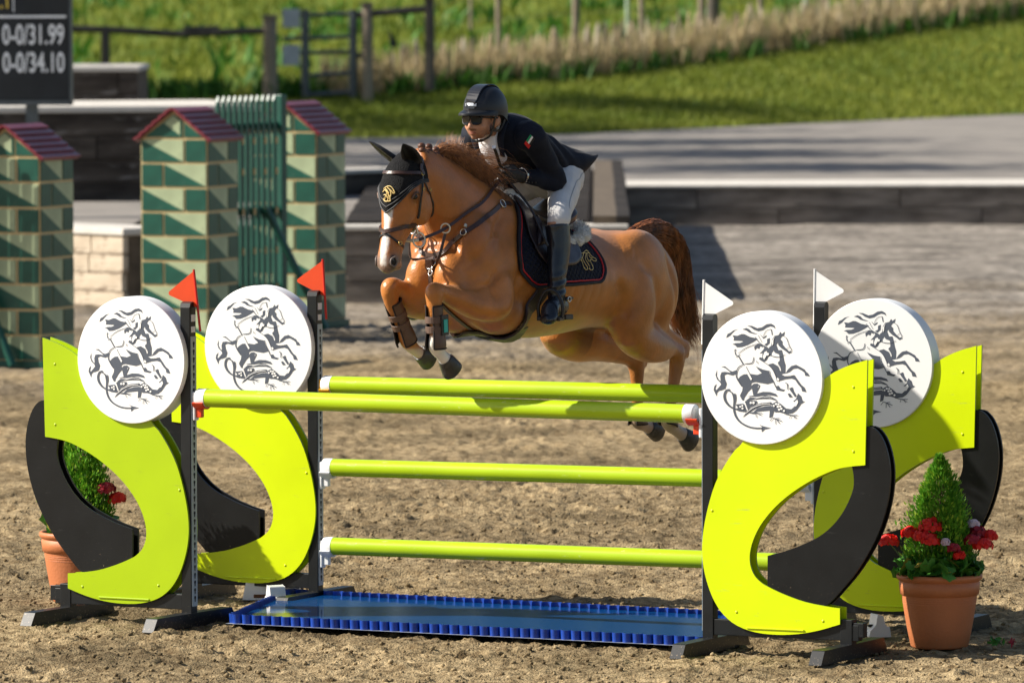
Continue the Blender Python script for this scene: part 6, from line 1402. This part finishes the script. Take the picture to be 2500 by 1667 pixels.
for s in (1, -1):
    e = EL[s]; dd = np.linalg.norm(jco-e, axis=1); fold += .006*np.sin(dd*95+jco[:, 1]*30)*np.exp(-(dd/.10)**2)
fold += .005*(vnoise(jco[:, 0]*16+jco[:, 2]*10, jco[:, 1]*14+jco[:, 2]*9, 81)-.5)+.006*np.sin((jco[:, 0]*1.1-jco[:, 2])*60)*np.exp(-((jco[:, 0]-.12)/.09)**2)
jco = jco+jn_*fold[:, None]; jme.vertices.foreach_set('co', jco.astype(np.float32).ravel()); jme.update()
jk = link('jacket', jme, rid, m_jkt)
JB = BVHTree.FromPolygons([tuple(v.co) for v in jme.vertices], [tuple(p.vertices) for p in jme.polygons])
def zj(x, y): return (880+x*.3317, 180+y*.3317)
def onj(x, y): p = pix(*zj(x, y), JB); return None if p is None else near(p, JB)
# coat tail flicked up, arm flag, buttons, collar
T0 = onj(1480, 440)
if T0:
    c = T0[0]; MB().prism([(0,-.01),(.055,.012),(.075,.0),(.115,-.05),(.07,-.045),(.03,-.04)], -.004, .004, lambda a, b, d: c+np.array([-a*1.05, d+.02*a, b+.022])).build('coat_tail', m_jkt, jk)
fl = [onj(x, y) for x, y in ((1253,452),(1280,475),(1240,548),(1208,512))]
if all(fl):
    A_, B_, C_, D_ = [q[0]+q[1]*.004 for q in fl]; mf = [M('flag_green', (.0,.26,.10), .6), M('flag_pale', (.8,.8,.8), .6), M('flag_black', (.012,.012,.012), .6), M('flag_scarlet', (.62,.01,.012), .6)]
    L_ = lambda a, b: A_*(1-a)*(1-b)+B_*a*(1-b)+C_*a*b+D_*(1-a)*b
    mb = MB(); N_ = fl[0][1]
    def patch(a0, a1, b0, b1, mi):
        v = [L_(a, b)+near(L_(a, b), JB)[1]*.004 for a, b in ((a0,b0),(a1,b0),(a1,b1),(a0,b1))]; mb.add(v+[p-N_*.004 for p in v], [(0,1,2,3),(0,4,5,1),(1,5,6,2),(2,6,7,3),(3,7,4,0)], mi)
    for i in range(4): 
        patch(0, .34, i*.17, (i+1)*.17, 0); patch(.34, .67, i*.17, (i+1)*.17, 1); patch(.67, 1, i*.17, (i+1)*.17, 2)
    patch(0, .5, .68, .98, 3); patch(.5, 1, .68, .98, 3)
    mb.build('flag_patch', mf, jk)
for x in (1240, 1262, 1288):
    q = onj(x, 798)
    if q: mb = MB(); ell(mb, q[0]+q[1]*.002, (.005,.005,.005)); mb.build('button', m_leb, jk)
# shirt collar and front
mb = MB()
for s in (1, -1):
    P_ = [(.455,s*.045,2.520),(.50,s*.050,2.500),(.535,s*.040,2.470),(.548,s*.012,2.445)]; mb.loft([[np.array(p)+np.array([0,0,0]), np.array(p)+np.array([.012,s*.006,-.042])] for p in P_], 0, False, True, False); mb.loft([[np.array(p)+np.array([-.004,-s*.004,0]), np.array(p)+np.array([.008,s*.002,-.042])] for p in P_], 0, False, True, False)
limb(mb, [(.50,0,2.475,.050,.050),(.53,0,2.43,.055,.045),(.515,0,2.37,.058,.045),(.46,0,2.31,.06,.045)], 14, 4, (1,0,0)); mb.build('shirt', m_shirt, rid)
# lapel pieces
for s in (1, -1):
    P_ = [(.475,s*.072,2.525),(.525,s*.082,2.47),(.54,s*.078,2.41),(.50,s*.06,2.33)]; mb = MB(); limb(mb, [(*p, .022, .007) for p in P_], 8, 4, (1,0,.4)); mb.build('lapel', m_jkt, jk)
# breeches
pb_ = MB(); body_parts(pb_, 1.04, ('thigh',)); limb(pb_, [(-.13,0,2.19,.10,.06),(-.09,0,2.20,.152,.105),(-.01,0,2.215,.158,.118),(.06,0,2.25,.15,.11),(.12,0,2.29,.13,.095)], 20, 4, (0,0,1))
for s in (1, -1): ell(pb_, (-.075, s*.07, 2.215), (.080,.08,.085))
pme = remesh(pb_, .0075, 3); v_ = np.empty(len(pme.vertices)*3, np.float32); pme.vertices.foreach_get('co', v_); v_ = v_.reshape(-1, 3); nn = np.empty(v_.size, np.float32); pme.vertices.foreach_get('normal', nn); nn = nn.reshape(-1, 3)
for s in (1, -1):
    for c_, sc_, am in ((KN[s], .09, .0035), (HP_[s]+[.06, s*.02, .0], .10, .005)):
        dd = np.linalg.norm(v_-c_, axis=1); v_ = v_+nn*(am*np.sin(dd*110+v_[:, 2]*50+v_[:, 1]*35)*np.exp(-(dd/sc_)**2))[:, None]
pme.vertices.foreach_set('co', v_.astype(np.float32).ravel()); pme.update()
PBv = BVHTree.FromPolygons([tuple(v.co) for v in pme.vertices], [tuple(p.vertices) for p in pme.polygons])
mb = MB(); sm_ = [near(p, PBv) for p in cr([(-.08,.16,2.24),(.05,.19,2.20),(.2,.26,2.13),(.33,.33,2.06)], 5)]; mb.tube([p+n*.001 for p, n in sm_], .0022, 5); mb.build('seam', M('seam_grey', (.42,.41,.40), .8), rid)
link('breeches', pme, rid, m_brc)
# tall boots, spurs, stirrups
for s in (1, -1):
    q = MB(); sv_ = (1, -1)
    for ss in (s,):
        a, b = KN[ss], AN[ss]
        limb(q, [(*(a+[.004,0,-.012]),.0600,.067),(*(a*.85+b*.15+[-.006,0,0]),.0580,.065),(*(a*.62+b*.38+[-.014,0,0]),.055,.066),(*(a*.3+b*.7),.047,.053),(*(a*.08+b*.92),.043,.047),(*b,.043,.048),(*(b+[.008,0,-.05]),.039,.047)], 16, 4, (1,0,0))
        limb(q, [(*(HEEL[ss]+[-.016,0,.012]),.028,.034),(*(HEEL[ss]+[.02,0,.010]),.037,.046),(*(AN[ss]+[.04,ss*.008,-.047]),.041,.048),(*(AN[ss]*.4+TOE[ss]*.6+[0,0,.006]),.045,.038),(*(TOE[ss]+[-.03,0,.002]),.043,.031),(*(TOE[ss]+[.014,0,0]),.026,.019)], 14, 4, (0,0,1))
    m_ = remesh(q, .0065, 3); v_ = np.empty(len(m_.vertices)*3, np.float32); m_.vertices.foreach_get('co', v_); v_ = v_.reshape(-1, 3); nn = np.empty(v_.size, np.float32); m_.vertices.foreach_get('normal', nn); nn = nn.reshape(-1, 3)
    dz = v_[:, 2]-AN[s][2]; v_ = v_+nn*(.0035*np.sin(dz*130+v_[:, 0]*40)*np.exp(-((dz-.05)/.06)**2))[:, None]; m_.vertices.foreach_set('co', v_.astype(np.float32).ravel()); m_.update()
    bt = link('boot', m_, rid, m_rb)
    S0 = HEEL[s]+np.array((0, s*.0, -.035)); MB().box(-.045, .022, -.032, .032, -.022, .004, bev=.004, T=Matrix.Translation(S0)).build('heel', m_leb, bt)
    MB().tube(cr([HEEL[s]+[.045,s*.046,.045], HEEL[s]+[.0,s*.05,.05], HEEL[s]+[-.05,s*.02,.05], HEEL[s]+[-.05,-s*.02,.05], HEEL[s]+[.0,-s*.05,.05]], 4), .006, 6).tube([HEEL[s]+[-.052,0,.05], HEEL[s]+[-.085,0,.045]], .006, 6).build('spur', m_leb, bt)
    ring3(HEEL[s]+[.02,s*.052,.047], (.1,s,0), .012, .003).build('spur_buckle', m_met, bt)
    # stirrup: a thing of its own with its leather
    st_ = top('stirrup', 'black stirrup iron under the %s boot of the rider' % ('near side' if s == 1 else 'far side, hidden'), 'stirrup')
    C_ = AN[s]*.45+TOE[s]*.55+np.array((-.0, 0, -.045)); fwd = TOE[s]-AN[s]; fwd[2] = 0; fwd /= np.linalg.norm(fwd); sdv = np.array((-fwd[1], fwd[0], 0))
    MB().box(-.034, .034, -.062, .062, -.012, .008, bev=.004, T=frame(fwd, sdv, (0,0,1), C_)).build('tread', m_leb, st_)
    MB().box(-.020, .020, -.04, .04, .0, .011, bev=.003, T=frame(fwd, sdv, (0,0,1), C_+np.array((.008,0,.0)))).build('tread_grip', M('grip_steel', (.5,.5,.46), .4, .7), st_)
    arch = [C_+sdv*.06, C_+sdv*.064+np.array((0,0,.06)), C_+sdv*.035+np.array((0,0,.125)), C_+np.array((0,0,.14)), C_-sdv*.035+np.array((0,0,.125)), C_-sdv*.064+np.array((0,0,.06)), C_-sdv*.06]
    MB().tube(cr(arch, 4), .009, 8).build('arch', m_leb, st_)
    lt = [C_+np.array((0,0,.14)), C_*.6+np.array((.36,s*.315,1.88))*.4+np.array((0,s*.02,.0)), np.array((.34,s*.335,1.93))]; ct = cr(lt, 6); ribbon(ct, [np.array((.5,s*.85,0))]*len(ct), .024, .004).build('leather', m_leb, st_)
# gloves, watch
for s in (1, -1):
    g = MB(); hand(g, s, 1.06); limb(g, [(*(WR[s]*1.06-EL[s]*.06+[0,0,0]),.030,.034),(*(WR[s]*.9+EL[s]*.1),.033,.035)], 12, 4); gm_ = remesh(g, .0042, 2); link('glove', gm_, rid, m_glv)
ribbon(*(lambda c, ax: ([c+np.array((ax[0]*0, .034*math.cos(t), .036*math.sin(t))) for t in np.linspace(0, 6.283, 20)], [np.array((0, math.cos(t), math.sin(t))) for t in np.linspace(0, 6.283, 20)]))(WR[1]*.97+EL[1]*.03, (1,)), .014, .003).build('wrist_band', m_met, rid)
# helmet
he = MB(); Hh = np.array((HC[0]-.012, 0, 2.560)); rings = []
for i in range(15):
    a = R(-8+97*i/14); k = math.cos(a); z = math.sin(a); rings.append([Hh+np.array(((.125 if math.cos(2*math.pi*j/36) > 0 else .132)*k**.8*math.cos(2*math.pi*j/36)-.004, .103*k**.8*math.sin(2*math.pi*j/36), .122*z)) for j in range(36)])
# deeper at the back of the head
low = [[p+np.array((-.012*(p[0] < Hh[0]), 0, -.004-.055*sstep(.02, -.10, np.array(p[0]-Hh[0])))) for p in rings[0]]]
he.loft(low+rings); hel = he.build('helmet', m_hel, rid)
so2 = hel.modifiers.new('s', 'SUBSURF'); so2.levels = 1; so2.render_levels = 1
rr = []
for i in range(8):
    t = i/7; a = .115+.052*math.sin(t*math.pi/2); rr.append([Hh+np.array((.118*math.cos(b)+(a-.115)*math.cos(b)**2*1.35, .101*math.sin(b)*(1+.02*t), .002-.020*t-.02*t*abs(math.sin(b))**2*.2)) for b in np.linspace(R(-78), R(78), 25)])
mb = MB(); mb.loft(rr, 0, False, True, False); mb.loft([[p+np.array((0,0,-.007)) for p in r_] for r_ in rr], 0, False, True, False); mb.loft([rr[-1], [p+np.array((0,0,-.007)) for p in rr[-1]]], 0, False, True, False); mb.build('visor', m_hel, hel)
# raised centre stripe and front vent with emblem
st_ = []
for i in range(22):
    a = R(4+150*i/21); st_.append((Hh+np.array((.127*math.cos(a)**1 if a < math.pi/2 else .134*math.cos(a), 0, .126*math.sin(a)))))
HBv = BVHTree.FromPolygons([tuple(v.co) for v in hel.data.vertices], [tuple(p.vertices) for p in hel.data.polygons])
sn_ = [near(p, HBv) for p in st_]; ribbon([p+n*.003 for p, n in sn_], [n for p, n in sn_], list(np.interp(np.arange(22), [0, 5, 12, 21], [.05, .075, .07, .045])), .004).build('centre_stripe', m_helg, hel)
q = near(Hh+np.array((.13, .0, .045)), HBv); vt = [near(Hh+np.array((.125, y, .030+.1*abs(y)*0)), HBv) for y in (-.035, -.018, 0, .018, .035)]
ribbon([p+n*.006 for p, n in vt], [n for p, n in vt], .017, .003).build('vent_badge', M('badge_silver', (.30,.32,.35), .4, .6), hel)
for z_ in (.018, .043): 
    vt = [near(Hh+np.array((.125, y, z_)), HBv) for y in np.linspace(-.05, .05, 9)]; MB().tube([p+n*.004 for p, n in vt], .003, 6).build('vent_edge', m_helg, hel)
# chin harness
for s in (1, -1):
    a = Hh+np.array((.035, s*.092, -.02)); b = np.array((HC[0]+.030, s*.074, zM+.012)); c = np.array((HC[0]+.035, s*.02, zC-.006)); d = Hh+np.array((-.055, s*.090, -.03)); 
    mb = MB()
    for P_ in ([a, (a+b)/2+np.array((.004,s*.002,0)), b, b*.5+c*.5+np.array((0,s*.012,-.004)), c], [d, np.array((HC[0]-.020, s*.086, zE-.048)), b]):
        cc_ = cr(P_, 5); ribbon(cc_, [np.array((.1,s*.95,-.1))]*len(cc_), .014, .0035, 0, mb)
    mb.build('chin_strap', m_leb, hel)
MB().tube(cr([(HC[0]+.035,.022,zC-.006),(HC[0]+.040,0,zC-.010),(HC[0]+.035,-.022,zC-.006)], 4), .007, 8).build('chin_pad', m_leb, hel)
# sunglasses
sg_ = empty('sunglasses', (0, 0, 0), 0); sg_.parent = rid
for s in (1, -1):
    ln = [(-.024,.016),(.020,.019),(.026,.012),(.022,-.014),(.010,-.020),(-.010,-.020),(-.022,-.010)]
    fn = lambda a, b, d: np.array((fx_+.030-.012*((a+.03)/.05)**2*1.0+d, s*(a+.031), zE+b+.001))
    MB().prism(ln, 0, .003, fn).build('lens', m_sung, sg_)
    o_ = [fn(a*1.12, b*1.12, .001) for a, b in ln]; MB().tube(o_+[o_[0]], .0032, 6).build('rim', m_leb, sg_)
    MB().tube([fn(.026, .014, 0), np.array((fx_-.005, s*.072, zE+.014)), np.array((HC[0]-.005, s*.084, zE+.010))], .004, 6).build('temple', m_leb, sg_)
MB().tube([(fx_+.030, -.007, zE+.010), (fx_+.032, 0, zE+.012), (fx_+.030, .007, zE+.010)], .003, 6).build('bridge', m_leb, sg_)
# whip held in the near hand
wh = top('whip', 'short black whip held in the rider left glove', 'whip')
w0, w1 = hp(*zj(985, 545), .12), hp(*zj(1355, 1215), .335); gpt = GRIP[1][0]
P_ = cr([w0, gpt+np.array((0,.0,.0)), (gpt+w1)/2+np.array((.0,.03,.0)), w1], 6); MB().tube(P_, [.0085]*6+[.006]*(len(P_)-6), 8).build('shaft', m_leb, wh)
MB().tube([P_[0]+(P_[0]-P_[1])*.15, P_[0]], .011, 10).build('knob', m_met, wh); MB().tube([w1, w1+np.array((-.01,.012,-.035))], .008, 6).build('flap', m_leb, wh)
# reins
re = top('reins', 'brown leather reins running from the bit through the martingale rings to the gloves', 'reins')
for k, s in enumerate((1, -1)):
    c = bitp*np.array([1, s, 1]); g = GRIP[s][0]; mid = mring[k]
    P_ = cr([c, mid, mid*.5+g*.5+np.array((0, s*.015, -.008)), g], 8)
    for i_ in range(len(P_)):
        a_, n_ = near(P_[i_])
        if (P_[i_]-a_)@n_ < .012: P_[i_] = a_+n_*.012
    P_[1:-1] = (P_[:-2]+2*P_[1:-1]+P_[2:])/4
    N_ = [np.array((.45, s*.85, .3))]*len(P_); ribbon(P_, N_, .016, .004).build('rein', m_lea, re)
loop = cr([GRIP[1][0]+np.array((0,0,-.01)), GRIP[1][0]+np.array((.05,-.02,.02)), GRIP[1][0]+np.array((.075,-.06,.05)), GRIP[-1][0]+np.array((.06,.02,.08)), GRIP[-1][0]+np.array((.0,.0,.06)), GRIP[-1][0]], 6)
ribbon(loop, [np.array((.4,.8,.4))]*len(loop), .016, .004).build('rein_slack', m_lea, re)
